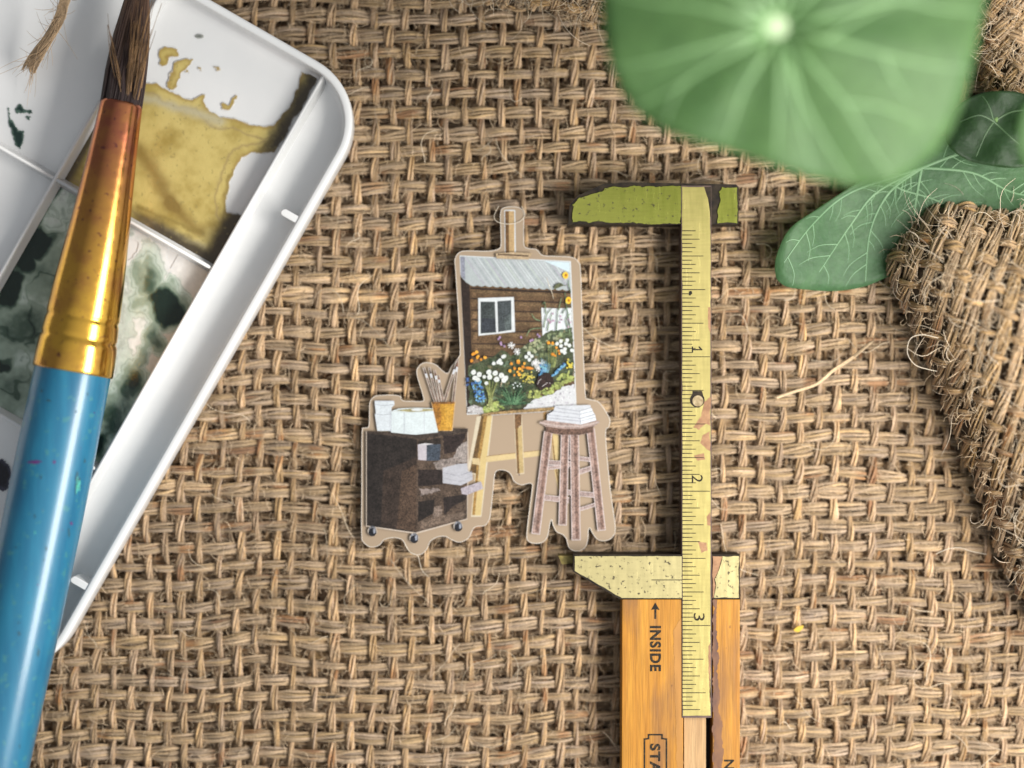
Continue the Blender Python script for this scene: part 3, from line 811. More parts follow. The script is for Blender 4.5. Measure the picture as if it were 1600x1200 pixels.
fol = [(733, 572), (748, 566), (772, 556), (784, 548), (800, 556), (820, 540), (842, 528), (862, 516), (884, 514), (894, 512), (897, 585), (868, 600), (830, 626), (815, 638), (752, 645), (733, 640)]
fl.ragged(fol, (.065, .08, .042), 2.0, 4)
scatter(230, fol, 3.6, [(.045, .07, .03), (.09, .12, .06), (.14, .17, .08), (.03, .045, .025), (.12, .11, .06), (.10, .14, .09)])
scatter(50, Q(q2, (840, 300), (1000, 210), (1130, 150), (1300, 130), (1380, 200), (1300, 330), (1050, 360), (900, 400)), 2.8, [(.30, .32, .18), (.18, .22, .12), (.36, .38, .24)])
scatter(46, Q(q2, (560, 700), (700, 720), (880, 700), (880, 960), (560, 1000)), 3.0, [(.03, .05, .03), (.05, .085, .045)])
fl.ragged(Q(q2, (860, 1010), (950, 915), (1200, 835), (1300, 765), (1440, 730), (1455, 985), (1210, 1000), (900, 1020)), (.60, .61, .63), 1.2)
scatter(80, Q(q2, (900, 990), (980, 920), (1200, 850), (1310, 770), (1435, 745), (1450, 980)), 1.1, [(.42, .41, .46), (.75, .75, .77), (.5, .46, .52)])
fl.ragged(Q(q2, (220, 1000), (300, 960), (400, 1000), (400, 1065), (220, 1060)), (.48, .46, .46), 1.5)
scatter(20, Q(q2, (220, 1000), (300, 960), (400, 1000), (400, 1065), (220, 1060)), 1.3, [(.7, .7, .7), (.2, .18, .18)])
scatter(95, Q(q2, (870, 860), (960, 770), (1020, 800), (1190, 740), (1210, 690), (1290, 600), (1425, 570), (1435, 700), (1290, 760), (1200, 840), (950, 910)), 2.6, [(.30, .34, .10), (.22, .27, .08), (.38, .42, .14)])
scatter(60, Q(q2, (350, 1040), (440, 960), (560, 920), (650, 970), (640, 1020), (500, 1060)), 2.4, [(.34, .40, .12), (.25, .32, .09), (.42, .46, .18)])
for k in range(16):
    x = random.uniform(395, 550); fl.line(Q(q2, (480 + random.uniform(-25, 30), 985), ((480 + x) / 2, 830), (x + (x - 480) * .4, 690)), 1.1, random.choice([(.22, .25, .08), (.30, .32, .12), (.13, .17, .06)]), .5)
for k in range(22):
    a_ = math.radians(-90 + (k - 10.5) * 8.5 + random.uniform(-5, 5)); L = random.uniform(120, 250)
    fl.line(Q(q2, (740 + (k - 10) * 4, 960), (740 + math.cos(a_) * L * .6, 960 + math.sin(a_) * L * .6), (740 + math.cos(a_) * L, 960 + math.sin(a_) * L)), 2.0, random.choice([(.06, .15, .07), (.09, .20, .10), (.03, .08, .04), (.12, .23, .12)]), .7)
for k in range(14):
    x = random.uniform(1130, 1250); fl.line(Q(q2, (1170 + random.uniform(-30, 50), 540), (x, 280)), .8, random.choice([(.28, .30, .10), (.17, .21, .08)]), .5)
# tall grasses and sunflowers beside the door
for pts in (((1075, 700), (1100, 670), (1110, 800)), ((1180, 740), (1120, 820), (1090, 960)), ((950, 800), (990, 860), (1050, 880)), ((890, 1060), (940, 980), (1060, 965)), ((1250, 740), (1240, 860), (1230, 1010)), ((1290, 620), (1270, 700), (1260, 760)),
            ((1400, 700), (1330, 750), (1300, 800)), ((1390, 800), (1340, 880), (1390, 1020)), ((1190, 790), (1150, 900), (1130, 1000)), ((1370, 420), (1372, 480), (1395, 560)), ((1330, 560), (1345, 700), (1390, 980))):
    fl.line(catmull(Q(q1, *pts), 4, False), 1.0, random.choice([(.10, .16, .09), (.16, .22, .12), (.08, .13, .07)]), 1.8)
fl.poly(Q(q1, (1200, 500), (1230, 460), (1280, 450), (1320, 480), (1270, 500), (1215, 525)), (.10, .11, .06)); fl.line(Q(q1, (1300, 480), (1365, 478)), .8, (.12, .13, .06))
for x, y, r_ in ((1335, 365, 5.2), (1370, 650, 5.2)):
    for k in range(12):
        a_ = k * .5236; fl.dot(q1(x, y)[0] + 3 * math.cos(a_), q1(x, y)[1] + 4 * math.sin(a_), 1.7, random.choice([(.80, .50, .03), (.85, .60, .08)]))
    fl.dot(*q1(x + 5, y), 2.2, (.50, .18, .02))
for x, y in ((1150, 880), (1175, 890), (1160, 905), (1190, 800), (1280, 830), (1290, 870), (1270, 900), (1370, 870), (1370, 950), (1390, 900), (1140, 870), (1200, 880)): fl.dot(*q1(x, y), 1.5, random.choice([(.40, .22, .34), (.55, .4, .5)]))
for x, y in ((590, 1070), (575, 1090), (600, 1130), (605, 1150), (640, 1170), (830, 1070), (940, 1110), (960, 1100), (1020, 1040), (1040, 1060)): fl.dot(*q1(x, y), 1.9, (.36, .24, .38))
for x, y in ((290, 595), (355, 620), (465, 595), (537, 605), (310, 660), (340, 685), (412, 645), (475, 648), (605, 630), (550, 675), (635, 685), (655, 660), (437, 718), (520, 495), (570, 480), (625, 420), (605, 490), (640, 410), (590, 460), (890, 420), (920, 380), (950, 410), (925, 450), (1240, 270), (1280, 240), (1285, 295), (1355, 230), (1380, 290), (1330, 330), (1295, 350), (1325, 370), (1408, 345), (1340, 270)):
    r_ = 4.2 if x < 700 and y > 580 and x not in (412, 437) else 3.0
    fl.dot(*q2(x, y), r_, (.70, .73, .71), 10, .15); fl.dot(*q2(x + 3, y + 2), r_ * .28, (.55, .58, .55), 6)
for x, y in ((720, 290), (785, 360), (985, 495), (1065, 490), (1030, 550), (1000, 480)): fl.star(*q2(x, y), 5.5, (.82, .82, .82), 9)
for x, y in ((765, 715), (740, 735), (790, 750), (830, 755), (815, 725), (750, 770)): fl.dot(*q2(x, y), 1.2, (.7, .78, .74))
for x, y in ((300, 380), (325, 365), (280, 390), (335, 425), (345, 410), (268, 460), (378, 450), (420, 425), (797, 465), (800, 485), (718, 498), (705, 580), (755, 550), (755, 625), (790, 590), (845, 575), (868, 495), (810, 620), (850, 535), (815, 555), (1145, 260), (1190, 265), (1230, 315), (1258, 350), (1265, 380), (1190, 390), (1218, 405)):
    fl.dot(*q2(x, y), random.uniform(1.8, 2.9), random.choice([(.78, .33, .03), (.85, .42, .06), (.66, .26, .03)]), 7)
fl.poly(Q(q2, (870, 540), (900, 530), (940, 532), (980, 555), (940, 565), (900, 560)), (.60, .22, .03))
for k in range(34): fl.dot(*q2(900 + random.gauss(0, 45), 650 + random.gauss(0, 32)), 1.3, random.choice([(.75, .62, .12), (.6, .5, .08), (.45, .42, .12)]))
for k in range(14): fl.dot(*q2(1385 + random.gauss(0, 20), 510 + random.gauss(0, 28)), 1.4, (.72, .58, .08))
for k in range(64):
    y = random.uniform(690, 930); fl.dot(*q2(260 + (y - 690) * .25 + random.uniform(0, 110), y), 1.5, random.choice([(.08, .22, .50), (.16, .36, .58), (.05, .12, .33), (.20, .42, .50)]))
for k in range(12): fl.dot(*q2(220 + random.uniform(-8, 12), 680 + random.uniform(-20, 60)), 1.4, (.06, .12, .30))
for k in range(34): fl.dot(*q2(1090 + random.gauss(0, 25), 560 + random.gauss(0, 35)), 1.5, random.choice([(.12, .36, .55), (.20, .48, .55), (.08, .20, .45)]))
for k in range(6): fl.line(Q(q2, (1080 + k * 12, 590), (1060 + k * 20, 430 + 14 * k)), 1.0, (.22, .45, .58), .5)
for k in range(32):
    t_ = random.random(); fl.dot(*q2(1190 + 140 * t_ + random.uniform(-12, 12), 640 - 140 * t_ + random.uniform(-10, 10)), 1.5, random.choice([(.10, .30, .55), (.18, .42, .60), (.06, .14, .38)]))
fl.ragged(Q(q2, (1000, 700), (1040, 640), (1090, 600), (1150, 595), (1195, 650), (1205, 700), (1180, 760), (1100, 770), (1060, 800), (1010, 760)), (.03, .016, .014), 1.2, 2.5)
for p_ in (((1020, 730), (1035, 690), (1060, 670)), ((1070, 755), (1100, 735), (1130, 712)), ((1150, 715), (1165, 720))): fl.line(Q(q2, *p_), .8, (.6, .55, .55))
fl.build('printed_flowers', painting)
cb_ = Print(); cb_.poly([(774.5, 396), (800, 394), (832, 395.5), (826, 405.5), (776, 404)], (.46, .34, .21)); cb_.line([(778, 397.5), (800, 398.5), (826, 400)], 2.0, (.07, .04, .025))
cb_.build('printed_easel_clamp', painting)
ld = Print()
ld.poly(Q(q2, (380, 1068), (490, 1048), (1210, 988), (1205, 1020), (1100, 1040), (500, 1085), (385, 1090)), (.30, .20, .09)); ld.line(Q(q2, (490, 1082), (800, 1060), (1100, 1042)), 1.2, (.42, .40, .40))
ld.build('printed_ledge', painting)

# shelf cart
ct = Print()
ct.poly(Q(e5, (116, 412), (400, 440), (695, 396), (700, 600), (692, 915), (400, 998), (116, 955)), (.55, .46, .38))
ct.poly(Q(e5, (120, 420), (405, 452), (402, 990), (120, 950)), (.022, .017, .015))
ct.poly(Q(e5, (215, 640), (404, 560), (402, 985), (200, 955)), (.040, .027, .021)); ct.poly(Q(e5, (320, 640), (404, 600), (402, 985), (290, 965)), (.075, .047, .032))
ct.poly(Q(e5, (405, 450), (692, 405), (690, 910), (402, 988)), (.085, .058, .042))
ct.poly(Q(e5, (120, 412), (260, 420), (520, 420), (610, 398), (695, 398), (695, 418), (410, 462), (260, 440), (120, 426)), (.055, .04, .032))
ct.poly(Q(e5, (412, 470), (540, 450), (540, 492), (412, 490)), (.03, .022, .018)); ct.ragged(Q(e5, (555, 440), (680, 425), (670, 480), (620, 530), (560, 545)), (.03, .02, .018), 1)
ct.ragged(Q(e5, (640, 500), (690, 470), (690, 590), (600, 600)), (.30, .26, .24), 1.2); ct.ragged(Q(e5, (500, 595), (560, 570), (650, 570), (650, 600), (560, 640), (520, 630)), (.24, .20, .18), 1.5)
ct.poly(Q(e5, (412, 632), (550, 632), (550, 715), (412, 728)), (.026, .018, .016)); ct.ragged(Q(e5, (420, 745), (510, 735), (540, 750), (430, 780)), (.26, .21, .19), 1.5)
ct.poly(Q(e5, (412, 815), (505, 800), (500, 880), (412, 930)), (.02, .015, .013)); ct.poly(Q(e5, (555, 790), (690, 770), (690, 800), (610, 840), (560, 890)), (.025, .018, .016)); ct.ragged(Q(e5, (500, 850), (545, 830), (550, 910), (500, 920)), (.20, .15, .12), 1.5)
ct.ragged(Q(e5, (430, 920), (560, 890), (680, 870), (680, 905), (420, 975)), (.14, .10, .075), 1.5)
ct.build('printed_cart', stk); cart = stk.children[-1]
bx = Print()
bx.poly(Q(e5, (410, 490), (460, 488), (460, 580), (412, 576)), (.50, .46, .50)); bx.poly(Q(e5, (460, 490), (540, 488), (535, 580), (460, 582)), (.06, .075, .10)); bx.poly(Q(e5, (410, 490), (450, 482), (500, 486), (465, 492)), (.6, .58, .6))
bx.build('printed_box', cart)
bk = Print()
bk.poly(Q(e5, (552, 622), (640, 600), (690, 596), (695, 640), (720, 650), (722, 690), (655, 722), (552, 708)), (.46, .46, .50)); bk.line(Q(e5, (560, 650), (640, 668), (720, 640)), .8, (.3, .3, .34)); bk.line(Q(e5, (560, 680), (650, 700), (720, 668)), .8, (.33, .33, .36))
bk.poly(Q(e5, (655, 738), (770, 698), (782, 740), (690, 776), (660, 770)), (.40, .36, .40))
bk.build('printed_paper', cart)
def caster(x, y):
    p = Print(); X, Y = e5(x, y)
    p.dot(X, Y, 7.4, (.50, .44, .38), 14, .06); p.dot(X, Y - 2.5, 6.0, (.16, .165, .185), 12, .1); p.dot(X, Y + 1.6, 6.4, (.012, .013, .018), 14, .05); p.poly([(X + 1, Y - 3), (X + 4, Y - 4), (X + 5, Y + 2), (X + 2, Y + 4)], (.30, .32, .38)); p.dot(X - 3, Y - 5.5, 1.6, (.26, .26, .28))
    p.build('printed_caster', cart)
caster(152, 982); caster(390, 1022); caster(640, 955)
tb_ = Print()
tb_.poly(Q(e5, (165, 240), (275, 240), (278, 262), (262, 280), (256, 412), (180, 412), (166, 318), (172, 310), (166, 262)), (.63, .68, .72)); tb_.line(Q(e5, (168, 262), (220, 268), (274, 262)), .8, (.35, .36, .42)); tb_.line(Q(e5, (166, 316), (215, 320), (256, 316)), .9, (.4, .42, .46))
tb_.line(Q(e5, (166, 244), (275, 242)), .8, (.45, .47, .54)); tb_.line(Q(e5, (250, 300), (250, 410)), .7, (.5, .52, .57))
tb_.build('printed_tub', cart)
wb = Print()
wb.poly(Q(e5, (258, 300), (300, 285), (400, 280), (522, 285), (524, 420), (400, 434), (330, 428), (256, 420)), (.64, .71, .73)); wb.poly(Q(e5, (280, 295), (380, 284), (500, 288), (495, 297), (380, 306)), (.34, .30, .15)); wb.dot(*e5(405, 292), 9, (.7, .73, .74), 10, .1, 2)
wb.line(Q(e5, (333, 305), (333, 428)), .9, (.42, .44, .50)); wb.line(Q(e5, (447, 302), (447, 425)), .9, (.48, .50, .55)); wb.line(Q(e5, (258, 300), (258, 420)), .9, (.42, .44, .50)); wb.line(Q(e5, (258, 300), (330, 306), (522, 300)), .7, (.5, .52, .5))
wb.build('printed_container', cart)
pb = Print()
pots = [((680, 628), (662, 574)), ((684, 628), (670.5, 574)), ((688, 628), (679, 578)), ((692, 626), (684.5, 586)), ((694, 628), (714, 566)), ((708, 628), (715.5, 561))]
for a_, b_ in pots:
    pb.line([a_, b_], 4.4, (.64, .58, .52), 3.4)
    pb.line([a_, b_], 3.4, (.19, .13, .10), 1.6)
for (a_, b_) in pots:
    m_ = (a_[0] * .3 + b_[0] * .7, a_[1] * .3 + b_[1] * .7); n_ = (a_[0] * .18 + b_[0] * .82, a_[1] * .18 + b_[1] * .82)
    pb.line([m_, n_], 2.6, (.60, .62, .66), 2.8); pb.line([n_, b_], 3.2, random.choice([(.06, .035, .03), (.16, .07, .04)]), 1)
pb.build('printed_brushes', cart)
po = Print()
po.poly(Q(e5, (486, 248), (625, 246), (608, 412), (524, 412)), (.58, .40, .22)); po.poly(Q(e5, (490, 252), (620, 250), (604, 410), (527, 410)), (.50, .26, .035)); po.poly(Q(e5, (490, 252), (535, 260), (545, 330), (535, 400), (525, 405)), (.38, .17, .03)); po.poly(Q(e5, (488, 248), (622, 246), (615, 258), (495, 260)), (.22, .10, .03)); po.poly(Q(e5, (565, 270), (612, 268), (602, 390), (570, 395)), (.58, .32, .05))
po.build('printed_pot', cart)

# stool with books
st = Print()
LILA = (.62, .54, .53); BRN = (.20, .12, .095)
def leg(x0, y0, x1, y1, w):
    a_, b_ = e5(x0, y0), e5(x1, y1); m_ = ((a_[0] + b_[0]) / 2, (a_[1] + b_[1]) / 2)
    st.line([a_, m_, (b_[0], b_[1] + 1)], w * .275 + 2, LILA); st.line([a_, m_, b_], w * .275, (.36, .25, .215)); st.line([(a_[0] + 1.5, a_[1]), (m_[0] + 1.5, m_[1]), (b_[0] + 1.5, b_[1] - 2)], w * .11, BRN)
for x0, y0, x1, y1, w in ((1270, 560, 1400, 577, 18), (1260, 760, 1440, 780, 24), (1140, 590, 1280, 600, 22), (1150, 622, 1270, 610, 16), (1125, 790, 1270, 806, 26), (1320, 648, 1408, 620, 22), (1330, 858, 1440, 824, 14)):
    st.line([e5(x0, y0), e5(x1, y1)], w * .275 + 1.6, LILA); st.line([e5(x0, y0), e5(x1, y1)], w * .275, (.36, .27, .25))
leg(1248, 420, 1233, 945, 40); leg(1152, 415, 1080, 995, 42); leg(1392, 400, 1455, 975, 40); leg(1300, 420, 1310, 1030, 44)
st.poly(Q(e5, (1098, 362), (1140, 350), (1400, 345), (1446, 358), (1405, 395), (1400, 420), (1330, 436), (1230, 436), (1136, 420), (1140, 392)), (.34, .25, .22))
st.poly(Q(e5, (1140, 388), (1230, 400), (1330, 400), (1408, 384), (1400, 420), (1330, 434), (1230, 434), (1138, 418)), (.13, .075, .055)); st.line(Q(e5, (1102, 365), (1200, 384), (1330, 386), (1442, 362)), 2.6, (.46, .37, .34))
st.build('printed_stool', stk)
stool = stk.children[-1]
bb = Print()
bb.poly(Q(e5, (1146, 318), (1180, 300), (1190, 270), (1390, 264), (1398, 296), (1416, 316), (1424, 352), (1335, 376), (1144, 352)), (.56, .58, .62))
bb.poly(Q(e5, (1330, 300), (1398, 282), (1412, 318), (1330, 340)), (.70, .74, .78)); bb.poly(Q(e5, (1336, 346), (1418, 322), (1422, 350), (1338, 374)), (.70, .74, .78))
for p_ in (((1146, 320), (1330, 340), (1415, 318)), ((1150, 338), (1335, 356), (1420, 335)), ((1190, 280), (1330, 300), (1396, 280)), ((1182, 300), (1330, 318), (1400, 300)), ((1330, 300), (1334, 374))): bb.line(Q(e5, *p_), .8, (.30, .30, .36))
bb.build('printed_books', stool)

# ------------------------------------------------------------------ caliper rule
ZT, ZB = 0.68, 0.13
rule = thing('caliper_rule', W(1075, 900, 0.14), 'old folding caliper rule of boxwood with scratched brass jaws and graduated slide', 'rule')
def brass(name, base, speck):
    t = NT(name)
    c = t.mix(t.ramp(t.noise(2.2, 4, stretch=(1, 8, 1)), [(0.35, 0.0), (0.7, 0.6)]), base, tuple(x * .84 for x in base))
    c = t.mix(t.ramp(t.noise(13, 7, rough=.68), [(speck, 0.0), (speck + .03, 0.92)]), c, (0.035, 0.028, 0.02))
    mt = t.ramp(t.noise(13, 7, rough=.68), [(speck, 0.62), (speck + .03, 0.0)])
    t.set(Base_Color=c, Metallic=mt, Roughness=t.ramp(t.noise(20, 3, stretch=(1, .1, 1)), [(0.3, 0.17), (0.7, 0.28)]))
    t.bump(t.noise(22, 4, stretch=(.2, 2, 1)), 0.15, 0.008)
    return t.m
M['brass'] = brass('worn_brass', (0.70, 0.60, 0.29), 0.58)
M['brassblade'] = brass('blade_brass', (0.70, 0.585, 0.215), 0.68)
M['brassjaw'] = brass('leaf_reflection_brass', (0.36, 0.37, 0.075), 0.59)  # upper jaw: green reflection of the big leaf painted into the base colour
M['patina'] = m_plain('black_patina', (0.010, 0.007, 0.005), (0.035, 0.024, 0.014), 10, 0.7, 0.0, spec=.25)
M['copper'] = m_plain('bare_copper', (0.24, 0.12, 0.06), (0.36, 0.20, 0.10), 12, 0.5, 0.3)
def edgey(pts, amp, step=5, seed=0):
    """photo outline with a slightly ragged edge"""
    r = random.Random(seed); p = np.asarray(pts, float); out = []
    for i in range(len(p)):
        a, b = p[i], p[(i + 1) % len(p)]; L = np.hypot(*(b - a)); m = max(1, int(L / step)); nv_ = np.array([-(b - a)[1], (b - a)[0]]) / (L + 1e-9)
        for k in range(m):
            q_ = a + (b - a) * k / m
            w_ = 1.1 * mnoise.noise((q_[0] / 17 + seed, q_[1] / 17, 3.1)) + .8 * max(0, mnoise.noise((q_[0] / 5 + seed, q_[1] / 5, 7.7))) + r.uniform(-.18, .18)
            out.append(q_ + nv_ * (amp * w_ if k else 0))
    return out
def top_sheet(name, pts, z, mat, parent=None, th=0.012):
    o = mesh_py(name, *pprism(pts, z - th, z), mat, parent or rule); return o
# upper jaw (moves with the slide)
jaw = mesh_py('jaw', *pprism([(888, 348), (890, 321), (902, 306), (943, 287), (982, 285), (1150, 288), (1154, 292), (1154, 350.5), (886, 350.5)], ZB, ZT - 0.02), M['patina'], rule)
top_sheet('brass_face', edgey([(895, 347), (894, 320), (905, 309), (930, 302), (945, 294), (985, 291), (1064, 291), (1064, 349.5)], 2.6, 3, 2), ZT - 0.005, M['brassjaw'], jaw)
top_sheet('brass_face', edgey([(1121, 349), (1122, 326), (1126, 312), (1123, 300), (1128, 292), (1152, 293), (1152, 349)], 2.0, 3, 3), ZT - 0.005, M['brassjaw'], jaw)
# lower jaw (end plate of the wooden body)
jaw2 = mesh_py('jaw', *pprism([(896, 866.5), (1156, 866.5), (1156, 936), (968, 936), (895, 893)], ZB, ZT - 0.02), M['patina'], rule)
top_sheet('brass_face', edgey([(898, 869), (1066, 869), (1066, 934.5), (972, 934.5), (936, 914), (898, 892)], 0.7, 5, 4), ZT - 0.005, M['brass'], jaw2)
top_sheet('brass_face', edgey([(1129, 869), (1154.5, 869), (1154.5, 934), (1116, 934), (1119, 915), (1117, 905), (1124, 890)], 1.2, 4, 5), ZT - 0.005, M['brass'], jaw2)
top_sheet('copper_wear', edgey([(1113.5, 869), (1128.5, 869.5), (1123, 890), (1116, 905), (1118, 915), (1115, 934), (1113.5, 934)], 0.8, 4, 6), ZT - 0.007, M['copper'], jaw2)
top_sheet('index_line', [(1018, 905.6), (1066, 905.6), (1066, 906.8), (1018, 906.8)], ZT - 0.002, M['ink'], jaw2, 0.002)
mesh_py('jaw_tip', *pprism([(872, 868), (895, 869), (897, 880), (878, 882)], ZB, ZT - 0.18), m_plain('tarnished_tip', (.10, .08, .02), (.22, .17, .05), 12, .5, .5), rule)
# slide
blade = mesh_py('slide', *pprism([(1064.5, 290), (1111.5, 290), (1112, 1121.5), (1066, 1121.5)], ZB + 0.1, ZT), m_plain('slide_edge', (.07, .045, .045), (.12, .075, .06), 8, .5, .3), rule)
top_sheet('brass_face', edgey([(1065.6, 292), (1100, 292), (1106, 310), (1109, 330), (1110.4, 400), (1109.8, 600), (1110.4, 800), (1110, 1000), (1110.6, 1118), (1067, 1118.5)], 0.7, 9, 7), ZT + 0.004, M['brassblade'], blade)
top_sheet('patina_patch', edgey([(1101, 292), (1111, 292), (1111, 340), (1107.5, 330), (1105, 310)], .6, 4, 8), ZT + 0.0035, M['patina'], blade)
for pts, sd in (([(1100, 628), (1110, 620), (1110, 665), (1103, 662), (1092, 672), (1083, 668), (1096, 650)], 9), ([(1098, 680), (1109, 674), (1110, 705), (1104, 702), (1094, 692)], 10), ([(1084, 712), (1100, 708), (1102, 718), (1090, 720)], 11), ([(1106, 480), (1110, 480), (1110, 520), (1106.5, 510)], 12), ([(1104, 808), (1110, 800), (1110, 822), (1105, 820)], 13), ([(1090, 846), (1104, 848), (1106, 860), (1096, 864)], 14), ([(1107, 1010), (1110, 1005), (1110, 1100), (1108, 1080)], 15)):
    top_sheet('copper_wear', edgey(pts, 1.5, 4, sd), ZT + 0.0048 + .00005 * sd, M['copper'], blade, 0.002)
# graduations
gm_v = []; gm_f = []
kk = 0; y0 = 557.5 - 31 * 6.5625
i = -31
while True:
    y = 557.5 + i * 6.5625
    if y > 1114: break
    if y > 356:
        j_ = i % 32
        L = 43 if j_ == 0 else 36 if j_ == 16 else 33 if j_ % 8 == 0 else 27 if j_ % 4 == 0 else 21 if j_ % 2 == 0 else 15.5
        x0_ = 1066 + 0.6 * (y - 300) / 800
        n0 = len(gm_v)
        for (x, yy) in ((x0_, y - .72), (x0_, y + .72), (x0_ + L, y + .55), (x0_ + L, y - .55)): gm_v.append(W(x, yy, ZT + 0.0066))
        gm_f.append((n0, n0 + 1, n0 + 2, n0 + 3))
    i += 1
mesh_py('graduation_marks', gm_v, gm_f, M['ink'], blade)
def lettering(text, px, py, length, height, z, mat, parent, name='lettering', bold=0.02):
    """letters reading downwards, tops to the right; (px,py) is the start of the baseline"""
    cu = bpy.data.curves.new('txt', 'FONT'); cu.body = text; cu.size = 1; cu.offset = bold; cu.resolution_u = 4; cu.space_character = 1.12
    ob = bpy.data.objects.new('txt', cu); COL.objects.link(ob)
    dg = bpy.context.evaluated_depsgraph_get()
    me = bpy.data.meshes.new_from_object(ob.evaluated_get(dg))
    co = np.array([v.co[:] for v in me.vertices])
    faces = [tuple(p.vertices) for p in me.polygons]
    bpy.data.objects.remove(ob); bpy.data.curves.remove(cu); bpy.data.meshes.remove(me)
    mn = co.min(0); mxx = co.max(0)
    u = (co[:, 0] - mn[0]) / (mxx[0] - mn[0]) * length; h = (co[:, 1] - mn[1]) / (mxx[1] - mn[1]) * height
    vs = W(px + h, py + u, z)
    return mesh_py(name, vs, faces, mat, parent)
mesh_py('digit', [W(x, y, ZT + 0.0068) for x, y in ((1081, 541.5), (1083, 541.5), (1083, 545.3), (1093.5, 545.3), (1091, 542), (1093, 541.2), (1097.5, 546), (1097.5, 547.4), (1083, 547.4), (1083, 551), (1081, 551))],
        [(0, 1, 2, 8, 9, 10), (2, 3, 6, 7, 8), (3, 4, 5, 6)], M['ink'], blade)
lettering('2', 1081, 742, 12, 17, ZT + 0.0068, M['ink'], blade, 'digit', 0.0)
lettering('3', 1084, 958, 12, 17, ZT + 0.0068, M['ink'], blade, 'digit', 0.0)
# rivet in the slide
def ring_pts(x, y, r, n=20): return [(x + r * math.cos(2 * math.pi * k / n), y + r * math.sin(2 * math.pi * k / n)) for k in range(n)]
rv = top_sheet('rivet', [(1082, 611), (1097, 611), (1098, 615)] + ring_pts(1089.5, 625, 11.5)[18:] + ring_pts(1089.5, 625, 11.5)[:13] + [(1082, 615)], ZT + 0.0075, M['patina'], blade, 0.004)
rv2 = top_sheet('rivet_head', ring_pts(1090.5, 626.5, 8.6), ZT + 0.018, m_plain('rivet_brass', (.30, .22, .12), (.55, .44, .27), 14, .35, .8), blade, 0.012)
for (x, y, r_) in ((1079, 457, 2.6), (1078, 460, 1.8)): top_sheet('ink_spot', ring_pts(x, y, r_, 9), ZT + 0.0078 + r_ * 1e-4, M['ink'], blade, 0.002)
# wood body
def woodmat(name, c1, c2, stain):
    t = NT(name)
    c = t.ramp(t.noise(3.0, 6, stretch=(2.6, 0.16, 1)), [(0.3, c1), (0.72, c2)])
    c = t.mix(t.ramp(t.noise(1.3, 6, stretch=(2.2, .45, 1)), [(0.50, 0.0), (0.68, stain)]), c, (0.16, 0.085, 0.05))
    c = t.mix(0.55, c, t.mix(1.0, c, t.ramp(t.noise(30, 4, stretch=(3.0, .07, 1)), [(0.35, .55), (0.62, 1.15)]), 'MULTIPLY'))
    c = t.mix(t.ramp(t.noise(15, 3, stretch=(1.5, .6, 1)), [(0.70, 0.0), (0.74, 0.55)]), c, (0.12, 0.05, 0.02))
    t.set(Base_Color=c, Roughness=0.42); t.p.inputs['Specular IOR Level'].default_value = 0.3
    t.bump(t.noise(9, 5, stretch=(4, .15, 1)), 0.2, 0.01)
    return t.m
M['wood'] = woodmat('boxwood', (0.38, 0.155, 0.017), (0.53, 0.25, 0.034), 0.6)
M['rawwood'] = woodmat('raw_boxwood', (0.42, 0.25, 0.11), (0.52, 0.34, 0.17), 0.2)
body = mesh_py('wooden_rail', *pprism([(972, 936.5), (1067.5, 936.5), (1067.5, 1520), (971, 1520)], ZB, ZT - 0.02), M['wood'], rule); bevel(body, 0.012, 2)
rail = mesh_py('wooden_rail', *pprism([(1113.5, 936.5), (1156, 936.5), (1156.5, 1520), (1113.5, 1520)], ZB, ZT - 0.02), M['wood'], rule); bevel(rail, 0.012, 2)
mesh_py('slot_floor', *pprism([(1068, 937), (1113, 937), (1113, 1520), (1068, 1520)], ZB + .01, ZB + 0.10), m_plain('slot_dark', (.03, .02, .015), rough=.8), rule)
mesh_py('slide_backing', *pprism([(1069, 1100), (1103, 1100), (1103, 1520), (1069, 1520)], ZB + .11, ZT - 0.10), M['rawwood'], rule)
# stain down the inner edge of the right rail
stp = [(1114, 937), (1121, 937), (1119, 980), (1123, 1020), (1121, 1060), (1125, 1080), (1123, 1110), (1130, 1135), (1127, 1150), (1131, 1170), (1128, 1200), (1133, 1240), (1125, 1300), (1114, 1300)]
top_sheet('wood_stain', edgey(stp, 3.0, 2, 21), ZT - 0.0165, m_plain('purple_stain', (.09, .035, .022), (.20, .085, .03), 7, .5, stretch=(1, .4, 1)), rail, 0.003)
top_sheet('wood_stain', edgey([(1052, 985), (1067, 960), (1067, 1240), (1058, 1240), (1055, 1100)], 1.8, 6, 22), ZT - 0.0165, m_plain('grey_stain', (.33, .145, .02), (.42, .19, .03), 4, .5, stretch=(2, .3, 1)), body, 0.003)
ZL = ZT - 0.0145
lettering('INSIDE', 1015.5, 978, 71, 17.5, ZL, M['ink'], body, 'lettering', 0.035)
lettering('STA', 1015.5, 1162, 46, 16.5, ZL, M['ink'], body, 'lettering', 0.035)
lettering('N', 1131.5, 1187, 15, 15.5, ZL + .001, M['ink'], rail, 'lettering', 0.02)
mesh_py('arrow_mark', [W(x, y, ZL) for x, y in ((1024, 941.5), (1017.5, 953), (1022.6, 952), (1022.6, 967), (1025.6, 967), (1025.6, 952), (1030.7, 953))], [(0, 1, 2), (0, 2, 5), (0, 5, 6), (2, 3, 4, 5)], M['ink'], body)
fr = np.array([(1007, 1240), (1007, 1155), (1013.5, 1154), (1013.5, 1148), (1034.5, 1148), (1034.5, 1154), (1041.5, 1155), (1041.5, 1240)], float)
vs = []; fs = []
